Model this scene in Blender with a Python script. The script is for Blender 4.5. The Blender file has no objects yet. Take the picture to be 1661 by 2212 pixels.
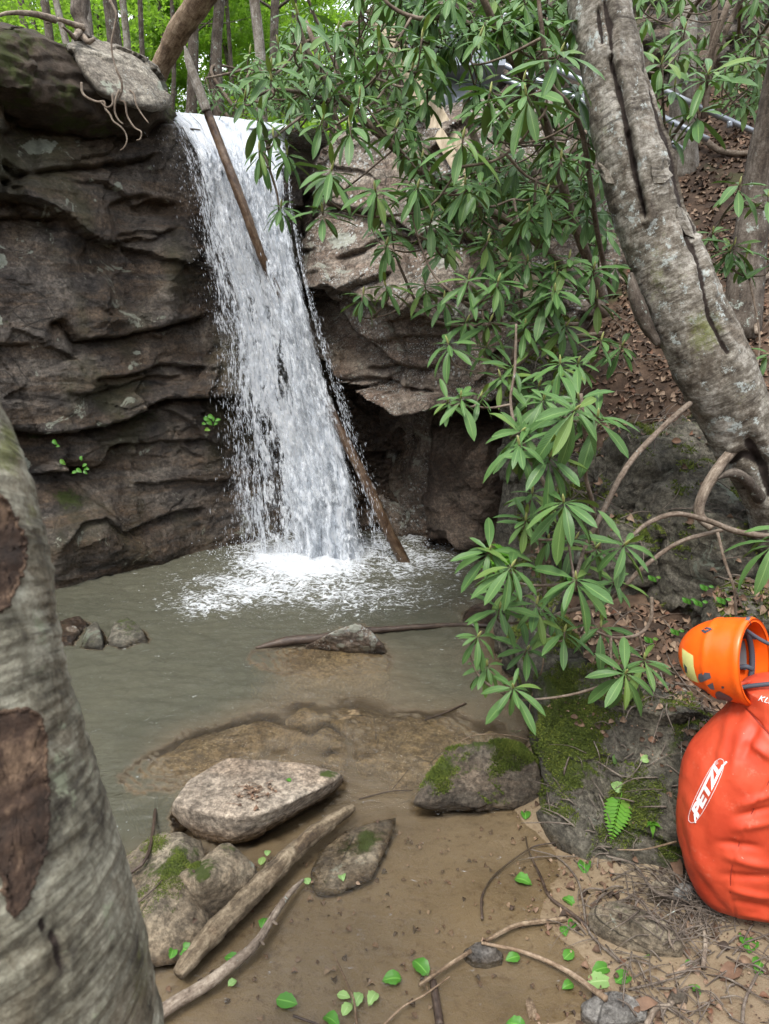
import bpy, bmesh, math, random
import numpy as np
from mathutils import Vector, Matrix
from mathutils.bvhtree import BVHTree
R = math.radians
SC = bpy.context.scene
COL = SC.collection
rnd = random.Random(7)
# ---------------- camera, world, sun, exposure ----------------
TH = R(15.0); FP = 1512.0; CU, CV = 830.5, 1106.0; CAMH = 2.0
cam = bpy.data.cameras.new('camera'); camo = bpy.data.objects.new('camera', cam); COL.objects.link(camo)
camo.location = (0, 0, CAMH); camo.rotation_euler = (R(90) - TH, 0, 0)
cam.sensor_fit = 'VERTICAL'; cam.sensor_height = 36; cam.sensor_width = 36
cam.lens = 36 * FP / 2212.0; cam.clip_start = 0.05; cam.clip_end = 400
cam.dof.use_dof = True; cam.dof.focus_distance = 4.0; cam.dof.aperture_fstop = 6.5
SC.camera = camo
W = bpy.data.worlds.new('World'); SC.world = W; W.use_nodes = True
wn = W.node_tree.nodes; wl = W.node_tree.links
sky = wn.new('ShaderNodeTexSky'); sky.sky_type = 'NISHITA'; sky.sun_disc = False
SUN_EL, SUN_AZ = 60.0, 205.0     # azimuth clockwise from +Y
sky.sun_elevation = R(SUN_EL); sky.sun_rotation = R(SUN_AZ); sky.dust_density = 4.0; sky.air_density = 1.0; sky.ozone_density = 1.0
hs = wn.new('ShaderNodeHueSaturation'); hs.inputs['Saturation'].default_value = 0.55
wl.new(sky.outputs[0], hs.inputs['Color'])
tc_ = wn.new('ShaderNodeTexCoord'); cn = wn.new('ShaderNodeTexNoise'); cn.inputs['Scale'].default_value = 2.2; cn.inputs['Detail'].default_value = 7; wl.new(tc_.outputs['Generated'], cn.inputs['Vector'])
cr = wn.new('ShaderNodeMapRange'); wl.new(cn.outputs[0], cr.inputs[0]); cr.inputs[1].default_value = .35; cr.inputs[2].default_value = .6; cr.inputs[3].default_value = .45; cr.inputs[4].default_value = 1.0
cm = wn.new('ShaderNodeMix'); cm.data_type = 'RGBA'; wl.new(cr.outputs[0], cm.inputs[0]); wl.new(hs.outputs[0], cm.inputs[6]); cm.inputs[7].default_value = (6.6, 6.9, 7.4, 1)   # bright thin cloud
bg = wn['Background']; wl.new(cm.outputs[2], bg.inputs[0]); bg.inputs[1].default_value = 0.12
sun = bpy.data.lights.new('sun', 'SUN'); suno = bpy.data.objects.new('sun', sun); COL.objects.link(suno)
sun.energy = 1.5; sun.angle = R(18); sun.color = (1.0, 0.96, 0.9)
_a = R(SUN_AZ); _e = R(SUN_EL)
sdir = Vector((math.sin(_a) * math.cos(_e), math.cos(_a) * math.cos(_e), math.sin(_e)))
suno.rotation_euler = sdir.to_track_quat('Z', 'Y').to_euler()
SC.view_settings.view_transform = 'Standard'; SC.view_settings.look = 'None'
SC.view_settings.exposure = 1.62; SC.view_settings.gamma = 1; SC.view_settings.use_curve_mapping = False
SC.cycles.transparent_max_bounces = 16; SC.cycles.max_bounces = 6; SC.cycles.caustics_reflective = False; SC.cycles.caustics_refractive = False

# ---------------- photo ray -> world helpers (positions are real 3D places) ----------------
ST, CT = math.sin(TH), math.cos(TH)
def ray(u, v):
    a = (u - CU) / FP; b = (CV - v) / FP
    return np.array((a, CT + b * ST, -ST + b * CT))
CAM = np.array((0, 0, CAMH))
def PY(u, v, y): d = ray(u, v); return CAM + d * (y / d[1])
def PZ(u, v, z=0.0): d = ray(u, v); return CAM + d * ((z - CAMH) / d[2])
def PD(u, v, t): return CAM + ray(u, v) * t
def proj(X):
    d = X - CAM
    fw = d[..., 1] * CT - d[..., 2] * ST; up = d[..., 1] * ST + d[..., 2] * CT
    fw = np.maximum(fw, 0.2)
    return CU + FP * d[..., 0] / fw, CV - FP * up / fw

# ---------------- noise ----------------
_rs = np.random.RandomState(3); _pm = np.tile(_rs.permutation(256), 3)
_gr = _rs.normal(size=(256, 3)); _gr /= np.linalg.norm(_gr, axis=1)[:, None]
def perlin(P):
    P = np.asarray(P, float); i = np.floor(P).astype(int); f = P - i; i &= 255
    w = f * f * f * (f * (f * 6 - 15) + 10); out = 0
    for dx in (0, 1):
        for dy in (0, 1):
            for dz in (0, 1):
                h = _pm[_pm[_pm[(i[..., 0] + dx) & 255] + ((i[..., 1] + dy) & 255)] + ((i[..., 2] + dz) & 255)]
                g = _gr[h]; q = f - np.array((dx, dy, dz))
                wt = (w[..., 0] if dx else 1 - w[..., 0]) * (w[..., 1] if dy else 1 - w[..., 1]) * (w[..., 2] if dz else 1 - w[..., 2])
                out = out + wt * (g * q).sum(-1)
    return out * 1.6
def fbm(P, s=1.0, o=4, ridged=False, seed=0.0, sc=(1, 1, 1)):
    P = np.asarray(P, float) * s * np.array(sc) + seed * 17.3; a = 1.0; t = 0; n = 0
    for _ in range(o):
        q = perlin(P); q = (1 - 2 * np.abs(q)) if ridged else q
        t = t + a * q; n += a; a *= 0.5; P = P * 2.03 + 5.1
    return t / n
def sm(x, a, b): x = np.clip((x - a) / (b - a), 0, 1); return x * x * (3 - 2 * x)

# ---------------- object helpers ----------------
def link(name, me, mat=None, parent=None):
    o = bpy.data.objects.new(name, me); COL.objects.link(o)
    if mat is not None and me is not None and not me.materials: me.materials.append(mat)
    if parent: o.parent = parent
    return o
def tag(o, label=None, cat=None, group=None, kind=None):
    if label: o['label'] = label
    if cat: o['category'] = cat
    if group: o['group'] = group
    if kind: o['kind'] = kind
    return o
def empty(name, label, cat, loc, group=None):
    o = bpy.data.objects.new(name, None); COL.objects.link(o); o.location = tuple(loc); o.empty_display_size = .1
    tag(o, label, cat, group); return o
def mesh(name, V, F, smooth=True, attrs=None, uv=None):
    me = bpy.data.meshes.new(name); V = np.asarray(V, float)
    if isinstance(F, np.ndarray):
        n, k = F.shape
        me.vertices.add(len(V)); me.vertices.foreach_set('co', V.ravel())
        me.loops.add(n * k); me.loops.foreach_set('vertex_index', F.ravel().astype(np.int32))
        me.polygons.add(n); me.polygons.foreach_set('loop_start', np.arange(0, n * k, k, dtype=np.int32))
        me.update(calc_edges=True); me.validate()
    else: me.from_pydata([tuple(v) for v in V], [], F)
    if smooth: me.polygons.foreach_set('use_smooth', [True] * len(me.polygons))
    for k2, a in (attrs or {}).items():
        at = me.attributes.new(k2, 'FLOAT', 'POINT'); at.data.foreach_set('value', np.asarray(a, np.float32).ravel())
    if uv is not None:
        l = me.uv_layers.new(name='UV'); idx = np.zeros(len(me.loops), np.int32); me.loops.foreach_get('vertex_index', idx)
        l.data.foreach_set('uv', np.asarray(uv, np.float32)[idx].ravel())
    me.update(); return me
def gridF(n, m, wrap=False):
    i = np.arange(n - 1)[:, None]; j = np.arange(m if wrap else m - 1)[None, :]; k = (j + 1) % m
    return np.stack([i * m + j, i * m + k, (i + 1) * m + k, (i + 1) * m + j], -1).reshape(-1, 4)
def loc0(V, base):   # vertices relative to an empty's location
    return np.asarray(V) - np.asarray(base)
class MB:
    def __init__(s): s.V = []; s.F = []; s.n = 0; s.uv = []; s.A = []
    def add(s, V, F, uv=None, a=0.0):
        V = np.asarray(V, float).reshape(-1, 3); s.V.append(V); s.F += [tuple(int(i) + s.n for i in f) for f in F]; s.n += len(V)
        s.uv.append(np.zeros((len(V), 2)) if uv is None else np.asarray(uv)); s.A.append(np.full(len(V), a) if np.isscalar(a) else a)
    def build(s, name, mat, parent=None, smooth=True, base=(0, 0, 0)):
        me = mesh(name, np.concatenate(s.V) - np.array(base), s.F, smooth, {'rv': np.concatenate(s.A)}, np.concatenate(s.uv))
        return link(name, me, mat, parent)
def spline(pts, n):
    pts = np.asarray(pts, float)
    if len(pts) < 3: t = np.linspace(0, 1, n)[:, None]; return pts[0] * (1 - t) + pts[-1] * t
    d = np.r_[0, np.cumsum(np.linalg.norm(np.diff(pts[:, :3], axis=0), axis=1))]; q = np.linspace(0, d[-1], n)
    P = np.vstack([2 * pts[0] - pts[1], pts, 2 * pts[-1] - pts[-2]]); k = np.clip(np.searchsorted(d, q, side='right') - 1, 0, len(pts) - 2)
    t = ((q - d[k]) / (d[k + 1] - d[k]))[:, None]; p0, p1, p2, p3 = P[k], P[k + 1], P[k + 2], P[k + 3]
    return .5 * (2 * p1 + (p2 - p0) * t + (2 * p0 - 5 * p1 + 4 * p2 - p3) * t ** 2 + (3 * p1 - p0 - 3 * p2 + p3) * t ** 3)
def tubeVF(pts, rad, seg=8, n=None, rough=0.0, seed=0, cap=True, rs=9.0, ell=None):
    pts = np.asarray(pts, float); rad = np.atleast_1d(np.asarray(rad, float))
    if len(rad) == 1: rad = np.full(len(pts), rad[0])
    n = n or len(pts); C = spline(np.c_[pts, rad], n); r = np.maximum(C[:, 3], 1e-4); C = C[:, :3]
    T = np.gradient(C, axis=0); T /= np.linalg.norm(T, axis=1)[:, None] + 1e-9
    up = np.array((0, 0, 1.)) if abs(T[0][2]) < .8 else np.array((0, 1., 0))
    N = np.zeros_like(T); p = np.cross(T[0], up); p /= np.linalg.norm(p)
    for i in range(n): p = p - T[i] * p.dot(T[i]); p /= np.linalg.norm(p) + 1e-9; N[i] = p
    B = np.cross(T, N); a = np.linspace(0, 2 * np.pi, seg, endpoint=False)
    dirs = N[:, None] * np.cos(a)[None, :, None] + B[:, None] * np.sin(a)[None, :, None]
    V = C[:, None] + dirs * r[:, None, None]
    if rough: V = V + dirs * (r[:, None] * rough * fbm(V / max(r.mean(), 1e-3), .8, 3, seed=seed))[..., None]
    L = np.r_[0, np.cumsum(np.linalg.norm(np.diff(C, axis=0), axis=1))]
    uv = np.stack(np.broadcast_arrays((a / (2 * np.pi))[None, :] * 2 * np.pi * r.mean(), L[:, None]), -1).reshape(-1, 2)
    F = gridF(n, seg, True).tolist()
    if cap: F += [tuple(range(seg))[::-1], tuple(range((n - 1) * seg, n * seg))]
    return V.reshape(-1, 3), F, uv

# ---------------- node material helper ----------------
class NM:
    def __init__(s, name, rough=.8):
        s.m = bpy.data.materials.new(name); s.m.use_nodes = True; s.t = s.m.node_tree; s.b = s.t.nodes['Principled BSDF']; s.b.inputs['Roughness'].default_value = rough
        s.b.inputs['Specular IOR Level'].default_value = .4
        s.pos = s.n('NewGeometry').outputs['Position']
    def n(s, k, **kw):
        x = s.t.nodes.new('ShaderNode' + k)
        for a, b in kw.items(): setattr(x, a, b)
        return x
    def put(s, sock, v):
        if hasattr(v, 'node'): s.t.links.new(v, sock)
        elif isinstance(v, (tuple, list)) and len(v) == 3 and sock.type == 'RGBA': sock.default_value = (*v, 1)
        elif sock.type == 'RGBA' and not isinstance(v, (tuple, list)): sock.default_value = (v, v, v, 1)
        else: sock.default_value = v
    def map(s, v, sc=(1, 1, 1), rot=(0, 0, 0)):
        x = s.n('Mapping'); s.put(x.inputs['Vector'], v); x.inputs['Scale'].default_value = sc; x.inputs['Rotation'].default_value = rot; return x.outputs[0]
    def noise(s, scale, det=6, rough=.6, v=None, sc=None, dist=0.0, out=0):
        x = s.n('TexNoise'); v = v if v is not None else s.pos
        if sc: v = s.map(v, sc)
        s.put(x.inputs['Vector'], v); x.inputs['Scale'].default_value = scale; x.inputs['Detail'].default_value = det; x.inputs['Roughness'].default_value = rough; x.inputs['Distortion'].default_value = dist
        return x.outputs[out]
    def vor(s, scale, v=None, feat='F1', out='Distance', rnd=1):
        x = s.n('TexVoronoi', feature=feat); s.put(x.inputs['Vector'], v if v is not None else s.pos); x.inputs['Scale'].default_value = scale; x.inputs['Randomness'].default_value = rnd; return x.outputs[out]
    def ramp(s, f, stops):
        x = s.n('ValToRGB'); s.put(x.inputs[0], f); e = x.color_ramp.elements
        while len(e) < len(stops): e.new(.5)
        for k, (p, c) in zip(e, stops): k.position = p; k.color = (*c, 1) if isinstance(c, tuple) else (c, c, c, 1)
        return x.outputs[0]
    def mix(s, f, a, b, mode='MIX'):
        x = s.n('Mix', data_type='RGBA', blend_type=mode); s.put(x.inputs[0], f); s.put(x.inputs[6], a); s.put(x.inputs[7], b); return x.outputs[2]
    def math(s, op, a, b=0.0, c=None, clamp=False):
        x = s.n('Math', operation=op, use_clamp=clamp); s.put(x.inputs[0], a); s.put(x.inputs[1], b)
        if c is not None: s.put(x.inputs[2], c)
        return x.outputs[0]
    def sstep(s, v, a, b, lo=0.0, hi=1.0):
        x = s.n('MapRange', interpolation_type='SMOOTHSTEP'); s.put(x.inputs[0], v); x.inputs[1].default_value = a; x.inputs[2].default_value = b; x.inputs[3].default_value = lo; x.inputs[4].default_value = hi; return x.outputs[0]
    def attr(s, name, out=2): x = s.n('Attribute'); x.attribute_name = name; return x.outputs[out]
    def xyz(s, v): x = s.n('SeparateXYZ'); s.put(x.inputs[0], v); return x.outputs
    def nz(s): return s.xyz(s.n('NewGeometry').outputs['Normal'])[2]
    def bump(s, h, strength=.5, dist=.01, prev=None):
        x = s.n('Bump'); s.put(x.inputs['Height'], h); x.inputs['Strength'].default_value = strength; x.inputs['Distance'].default_value = dist
        if prev is not None: s.put(x.inputs['Normal'], prev)
        return x.outputs[0]
    def out(s, col=None, rough=None, normal=None, spec=None):
        if col is not None: s.put(s.b.inputs['Base Color'], col)
        if rough is not None: s.put(s.b.inputs['Roughness'], rough)
        if normal is not None: s.put(s.b.inputs['Normal'], normal)
        if spec is not None: s.put(s.b.inputs['Specular IOR Level'], spec)
        return s.m

def mat_rock(name, c, moss=.3, lichen=.2, lichcol=(.34, .36, .3), spot=0.0, rough=.75, bmp=1.0, scale=1.0, wetz=.06, strata=.5, mosscol=((.035, .05, .008), (.09, .12, .02)), algae=.0):
    m = NM(name); P = m.pos
    n1 = m.noise(1.7 * scale, 8, .65, dist=.4); n2 = m.noise(9 * scale, 6, .7); n3 = m.noise(60 * scale, 3, .6); n5 = m.noise(28 * scale, 8, .85)
    st = m.noise(2.2 * scale, 6, .65, sc=(.6, .6, 4.0), dist=.5)
    col = m.ramp(n1, [(.32, c[0]), (.45, c[1]), (.56, c[2]), (.68, c[1])])
    col = m.mix(m.math('MULTIPLY', m.sstep(st, .42, .62), strata), col, c[3])
    col = m.mix(m.sstep(n2, .3, .75), m.mix(1.0, col, (.62, .6, .58), 'MULTIPLY'), m.mix(1.0, col, (1.35, 1.32, 1.28), 'MULTIPLY'))
    col = m.mix(m.sstep(n3, .4, .62, 0, .6), col, m.mix(1.0, col, (.42, .42, .42), 'MULTIPLY'))
    col = m.mix(m.sstep(n5, .38, .62), m.mix(1.0, col, (.5, .48, .46), 'MULTIPLY'), m.mix(1.0, col, (1.42, 1.41, 1.38), 'MULTIPLY'))
    ck = m.vor(3.2 * scale, v=m.map(m.pos, (1, 1, 1.7)), feat='DISTANCE_TO_EDGE'); nk = m.noise(6, 4); col = m.mix(m.math('MULTIPLY', m.sstep(m.math('ADD', ck, m.math('MULTIPLY', nk, .03)), .035, .018, 0, .75), m.sstep(m.noise(2.0, 3), .48, .6)), col, (.012, .01, .008))
    vs = m.sstep(m.noise(2.4, 6, .65, sc=(1.6, 1.6, .22), dist=.3), .5, .68, 0, .55 if algae else .25); col = m.mix(vs, col, m.mix(1.0, col, (.42, .4, .42), 'MULTIPLY'))
    if algae:
        al = m.sstep(m.noise(1.3, 5, .6, sc=(1, 1, .6)), .5, .66, 0, algae); col = m.mix(al, col, (.06, .058, .02))
    lm = m.noise(3.1 * scale, 7, .72, dist=1.0)
    la = m.math('ADD', m.sstep(lm, .66 - .13 * lichen, .675 - .13 * lichen, 0, .75), m.math('MULTIPLY', m.sstep(m.math('ADD', m.attr('lich'), m.math('MULTIPLY', m.math('SUBTRACT', m.noise(14, 6, .7), .5), 1.3)), .40, .5), .9), clamp=True) if lichen > 0 else m.sstep(m.math('ADD', m.attr('lich'), m.math('MULTIPLY', m.math('SUBTRACT', m.noise(14, 6, .7), .5), 1.3)), .48, .58)
    lc = m.mix(m.noise(30, 4, .6), m.mix(1.0, lichcol, (.6, .62, .6), 'MULTIPLY'), m.mix(1.0, lichcol, (1.35, 1.35, 1.3), 'MULTIPLY'))
    col = m.mix(la, col, lc)
    if spot:
        vd = m.vor(26 * scale, v=m.noise(9, 3, .6, out=1) if False else None); sp = m.math('MULTIPLY', m.sstep(vd, .34, .22), m.sstep(m.noise(2.6, 5, .7), .60 - .12 * spot, .70 - .12 * spot))
        vd2 = m.vor(70 * scale); sp2 = m.math('MULTIPLY', m.sstep(vd2, .36, .2), m.sstep(m.noise(4.2, 5, .7), .56 - .1 * spot, .66 - .1 * spot))
        col = m.mix(m.math('MAXIMUM', sp, sp2), col, (.46, .48, .46))
    nz = m.nz(); mn = m.noise(4.0 * scale, 7, .7)
    mz = m.math('ADD', m.math('ADD', m.math('MULTIPLY', nz, .28), mn), m.math('MULTIPLY', m.attr('moss'), .5))
    mz = m.math('ADD', mz, m.math('MULTIPLY', m.math('SUBTRACT', m.noise(38, 5, .75), .5), .55)); mo = m.sstep(mz, .93 - .3 * moss, 1.1 - .3 * moss)
    col = m.mix(mo, col, m.mix(m.noise(45, 4, .7), mosscol[0], mosscol[1]))
    z = m.xyz(P)[2]; wz = m.math('ADD', z, m.math('MULTIPLY', m.math('SUBTRACT', m.noise(5, 4, .6), .5), .12))
    wet = m.math('MAXIMUM', m.sstep(wz, wetz + .03, wetz - .02), m.math('MULTIPLY', m.attr('wet'), m.sstep(m.noise(3.5, 5, .6, sc=(1, 1, .5)), .3, .6, .55, 1.0)))
    col = m.mix(wet, col, m.mix(1.0, col, (.5, .44, .38), 'MULTIPLY'))
    rg = m.mix(wet, m.sstep(n2, .2, .8, rough, min(1, rough + .2)), .16)
    b = m.bump(m.noise(12 * scale, 9, .75), 1.0 * bmp, .045); b = m.bump(m.noise(110, 4, .7), .8 * bmp, .006, b); b = m.bump(n5, .7 * bmp, .012, b); b = m.bump(m.vor(22 * scale, v=m.map(P, (1, 1, 1.8))), .35 * bmp, .02, b); b = m.bump(m.math('MULTIPLY', mo, m.noise(120, 3, .8)), .9, .012, b)
    return m.out(col, rg, b)

M = {}
M['cliff'] = mat_rock('cliff_rock', [(.03, .028, .027), (.085, .074, .066), (.19, .17, .148), (.16, .112, .072)], moss=.25, lichen=.3, rough=.42, strata=.7, algae=.6)
M['boulder'] = mat_rock('lichen_boulder_rock', [(.085, .07, .06), (.2, .165, .135), (.31, .275, .235), (.2, .13, .095)], moss=.15, lichen=.55, lichcol=(.36, .37, .32), spot=1.0, rough=.7)
M['cave'] = mat_rock('brown_wet_rock', [(.03, .022, .017), (.085, .06, .044), (.15, .12, .095), (.11, .07, .045)], moss=.15, lichen=.0, rough=.45)
M['slab'] = mat_rock('pale_slab_rock', [(.24, .2, .16), (.38, .33, .27), (.5, .45, .38), (.4, .31, .23)], moss=-.35, lichen=-.3, rough=.85, wetz=.03, bmp=.7)
M['tan'] = mat_rock('tan_moss_rock', [(.10, .088, .06), (.21, .18, .13), (.31, .275, .21), (.23, .17, .11)], moss=.32, lichen=.3, rough=.85, wetz=.015, bmp=.9)
M['mossy'] = mat_rock('mossy_grey_rock', [(.05, .044, .034), (.115, .1, .08), (.2, .175, .14), (.14, .1, .07)], moss=.35, lichen=.25, rough=.85, wetz=.02)
M['block'] = mat_rock('green_grey_rock', [(.035, .036, .029), (.09, .088, .07), (.18, .17, .14), (.11, .1, .07)], moss=.42, lichen=.3, lichcol=(.18, .2, .16), rough=.85, wetz=.02)
M['subm'] = mat_rock('silty_underwater_stone', [(.3, .22, .125), (.46, .35, .2), (.56, .44, .28), (.4, .28, .16)], moss=-.6, lichen=-.5, rough=.7, wetz=-1)
M['grey'] = mat_rock('grey_stone_rock', [(.12, .12, .12), (.2, .2, .2), (.3, .3, .29), (.2, .19, .17)], moss=-.2, lichen=.1, rough=.55, wetz=.03, bmp=.7)
M['topslab'] = mat_rock('grey_lichen_slab_rock', [(.15, .14, .12), (.27, .25, .215), (.38, .36, .31), (.28, .25, .21)], moss=-.1, lichen=.35, spot=.3, rough=.85)
# ---------------- ground (terrain) ----------------
GC = np.array([
 # pool bed
 (-2.4,4.8,-.35),(-1.6,5.0,-.5),(-.8,5.6,-.6),(-.2,5.2,-.5),(.4,6.3,-.4),(-.5,4.6,-.42),(.3,4.8,-.36),(-1.5,4.0,-.5),(-.9,3.6,-.45),(-.2,4.0,-.13),(-.45,3.95,-.12),(.35,3.9,-.3),
 (-1.4,3.2,-.42),(-1.15,2.8,-.36),(-.9,3.15,-.16),(-.55,3.25,-.10),(-1.0,2.95,-.13),(-.3,3.35,-.16),(.1,3.3,-.16),(.45,3.3,-.2),(-.1,3.0,-.11),(.3,2.9,-.12),(-.85,2.6,-.3),(-1.3,2.3,-.35),
 (-.6,2.3,-.05),(-.25,2.55,-.05),(.0,2.6,-.07),(.3,2.55,-.05),(-.75,2.05,-.05),(-.95,1.9,-.1),(0,2.2,-.035),(.3,2.2,-.03),(.55,2.35,-.03),(-.3,1.9,-.025),(.05,1.8,-.022),(.35,1.85,-.018),(-.5,1.6,-.02),(-.2,1.4,-.02),(.2,1.45,-.012),
 (.44,2.05,-.004),(.62,2.2,-.01),(.62,1.75,-.008),(.42,1.5,.008),(.7,1.9,.016),(.85,2.1,.04),(.9,1.75,.045),(1.05,1.95,.07),(.9,1.4,.05),(1.3,1.8,.12),(1.6,1.9,.3),(1.5,1.4,.22),(2.2,1.6,.6),(0,.9,.03),(1,.7,.1),(-.6,.9,.05),(-1,1.2,.08),(-1.5,1.6,.05),(-2.2,2.4,-.15),(-3,3.2,-.2),(-2.7,4.3,-.3),(-2.75,4.9,-.45),(-2.3,5.35,-.45),(-3.3,3.95,-.35),(-3.4,4.4,-.1),(-2.4,1,.4),
 # right bank
 (.95,2.85,.36),(.85,3.05,.25),(1.25,2.9,.5),(1.6,2.9,.56),(1.0,3.3,.42),(1.4,3.3,.56),(1.9,3.2,.68),(.66,3.2,-.2),(.6,3.7,-.25),(.95,3.8,.4),(1.3,3.7,.62),(.85,4.4,.3),(.62,4.3,-.2),(.62,4.9,-.3),(1.0,4.8,.5),(1.35,4.4,.95),(1.7,4.0,.85),(1.6,4.6,1.3),(2.2,4.2,1.35),(1.25,3.9,.6),
 (1.15,5.3,1.0),(.85,5.0,-.25),(.8,5.6,-.3),(.95,5.5,.1),(.9,6.0,-.2),(.9,4.7,.1),(1.5,5.2,1.75),(2.2,5.2,2.0),(1.9,6.0,2.4),(2.8,5.8,2.5),(3.2,4.6,2.2),(1.1,6.4,1.6),(1.5,6.9,2.7),(2.4,6.8,3.0),(3.3,6.5,3.2),(3.2,3.2,1.5),(4.5,3.2,2.4),(4.6,5.5,3.2),(2.4,8.0,3.7),(1.0,8.4,3.4),(3.6,8.2,4.1),(5,8,4.6),
 (.2,6.9,-.2),(-1,6.9,-.4),(-2.2,6.2,0),
 # plateau and stream above the falls
 (-1.4,7.9,3.35),(-.8,7.9,3.38),(-.2,8.1,3.5),(-1.5,10,3.5),(-1.6,13,3.9),(-2.8,7.2,3.5),(-3.6,6,3.6),(-4.4,5,3.7),(-3.4,8,3.8),(-5.5,7,4.3),(-5,3.5,3.8),(-5,1.5,3.2),(0,10,4.0),(1.5,11,5.0),(4,11,6.2),(7,9,6.5),(-4,12,4.3),(-8,11,5),(-3,18,4.9),(2,18,7),(7,16,9),(-9,20,6),(-3,28,6.5),(6,28,11),(-14,28,7.5),(14,22,14),(-14,10,6),(-12,0,6),(10,2,5),(8,-6,4),(0,-5,.6),(-6,-6,2.5),(0,-14,1),(16,-14,6),(-16,-14,5),
], float)
_c2 = .08
_K = np.sqrt(((GC[:, None, :2] - GC[None, :, :2]) ** 2).sum(-1) + _c2 ** 2); _gw = np.linalg.solve(_K + 1e-3 * np.eye(len(GC)), GC[:, 2] - 2.0)
def g0(x, y):
    x = np.asarray(x, float); y = np.asarray(y, float); sh = x.shape; x = x.ravel(); y = y.ravel(); out = np.empty(len(x))
    for i in range(0, len(x), 20000):
        d = np.sqrt((x[i:i + 20000, None] - GC[None, :, 0]) ** 2 + (y[i:i + 20000, None] - GC[None, :, 1]) ** 2 + _c2 ** 2)
        out[i:i + 20000] = 2.0 + d @ _gw
    return np.clip(out, -.7, 30).reshape(sh)
def gr(x, y):
    x = np.asarray(x, float); y = np.asarray(y, float); z = g0(x, y)
    P = np.stack([x, y, np.zeros_like(x)], -1); far = sm(np.hypot(x, y - 3), 3, 7); bank = sm(z, .1, .4)
    z = z + (.006 + .010 * sm(np.asarray(y), 2.6, 2.1)) * fbm(P, 3.5, 3) + (.004 + .03 * bank) * fbm(P, 9, 3, seed=2) + bank * .06 * fbm(P, 2.2, 3, seed=5) + far * .25 * fbm(P, .5, 4, seed=4)
    wet = sm(-z, .08, .2); z = z + wet * .05 * fbm(P, 3, 3, seed=9)
    return z
def axis(a, b, fine, lo, hi):
    L = list(np.arange(a, b, fine)); s = fine; x = b
    while x < hi: L.append(x); s = min(s * 1.1, 3); x += s
    s = fine; x = a
    while x > lo: s = min(s * 1.1, 3); x -= s; L.insert(0, x)
    return np.array(L)
gx = axis(-1.3, 2.4, .022, -90, 90); gy = axis(1.1, 5.0, .025, -60, 110)
GX, GY = np.meshgrid(gx, gy, indexing='ij'); GZ = gr(GX, GY)
def PG(u, v, up=0.0, lo=1.0, hi=9.0):   # first hit of a photo ray on the ground
    d = ray(u, v); t = np.linspace(lo, hi, 400); X = CAM + d * t[:, None]; h = g0(X[:, 0], X[:, 1]); k = np.argmax(X[:, 2] < h)
    x = X[k] if X[k, 2] < h[k] else X[-1]; return np.array((x[0], x[1], float(gr(x[0], x[1])) + up))

m = NM('sandy_soil_ground'); P = m.pos
z = m.xyz(P)[2]
sand = m.ramp(m.noise(2.2, 7, .6), [(.3, (.17, .13, .082)), (.5, (.24, .185, .12)), (.7, (.30, .24, .165))])
sand = m.mix(m.sstep(m.noise(26, 5, .75), .5, .68, 0, .7), sand, (.12, .075, .04))
sand = m.mix(m.sstep(m.vor(160), .16, .08, 0, .8), sand, (.08, .05, .03))
soil = m.ramp(m.noise(6, 7, .7), [(.3, (.022, .014, .009)), (.52, (.06, .036, .022)), (.68, (.13, .085, .055))])
soil = m.mix(m.sstep(m.noise(1.6, 5, .6), .56, .64, 0, .6), soil, (.05, .06, .02))
wzz = m.math('ADD', z, m.math('MULTIPLY', m.math('SUBTRACT', m.noise(4, 5, .6), .5), .06)); sand = m.mix(m.sstep(wzz, .10, -.01), sand, m.mix(1.0, sand, (.70, .66, .60), 'MULTIPLY'))
f = m.sstep(m.math('ADD', z, m.math('MULTIPLY', m.math('SUBTRACT', m.noise(3, 5, .6), .5), .12)), .06, .2)
col = m.mix(f, sand, soil)
bed = m.ramp(m.noise(3.5, 6, .6), [(.3, (.10, .07, .04)), (.55, (.19, .135, .075)), (.7, (.14, .10, .055))])
cob = m.vor(5.5, feat='DISTANCE_TO_EDGE', v=m.map(P, (1, 1.3, 1))); bed = m.mix(m.math('MULTIPLY', m.sstep(cob, .10, .0), m.sstep(m.noise(1.1, 3), .4, .55)), bed, (.1, .075, .045))
col = m.mix(m.sstep(z, -.05, -.1), col, bed)
bn = m.bump(m.noise(40, 6, .7), .5, .012); bn = m.bump(m.noise(150, 3, .7), .5, .004, bn)
m.out(col, m.mix(m.sstep(z, .03, .12), .45, .95), bn); M['ground'] = m.m
gob = link('ground', mesh('ground', np.stack([GX, GY, GZ], -1).reshape(-1, 3), gridF(len(gx), len(gy))[:, ::-1].copy()), M['ground']); tag(gob, kind='structure')

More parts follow.
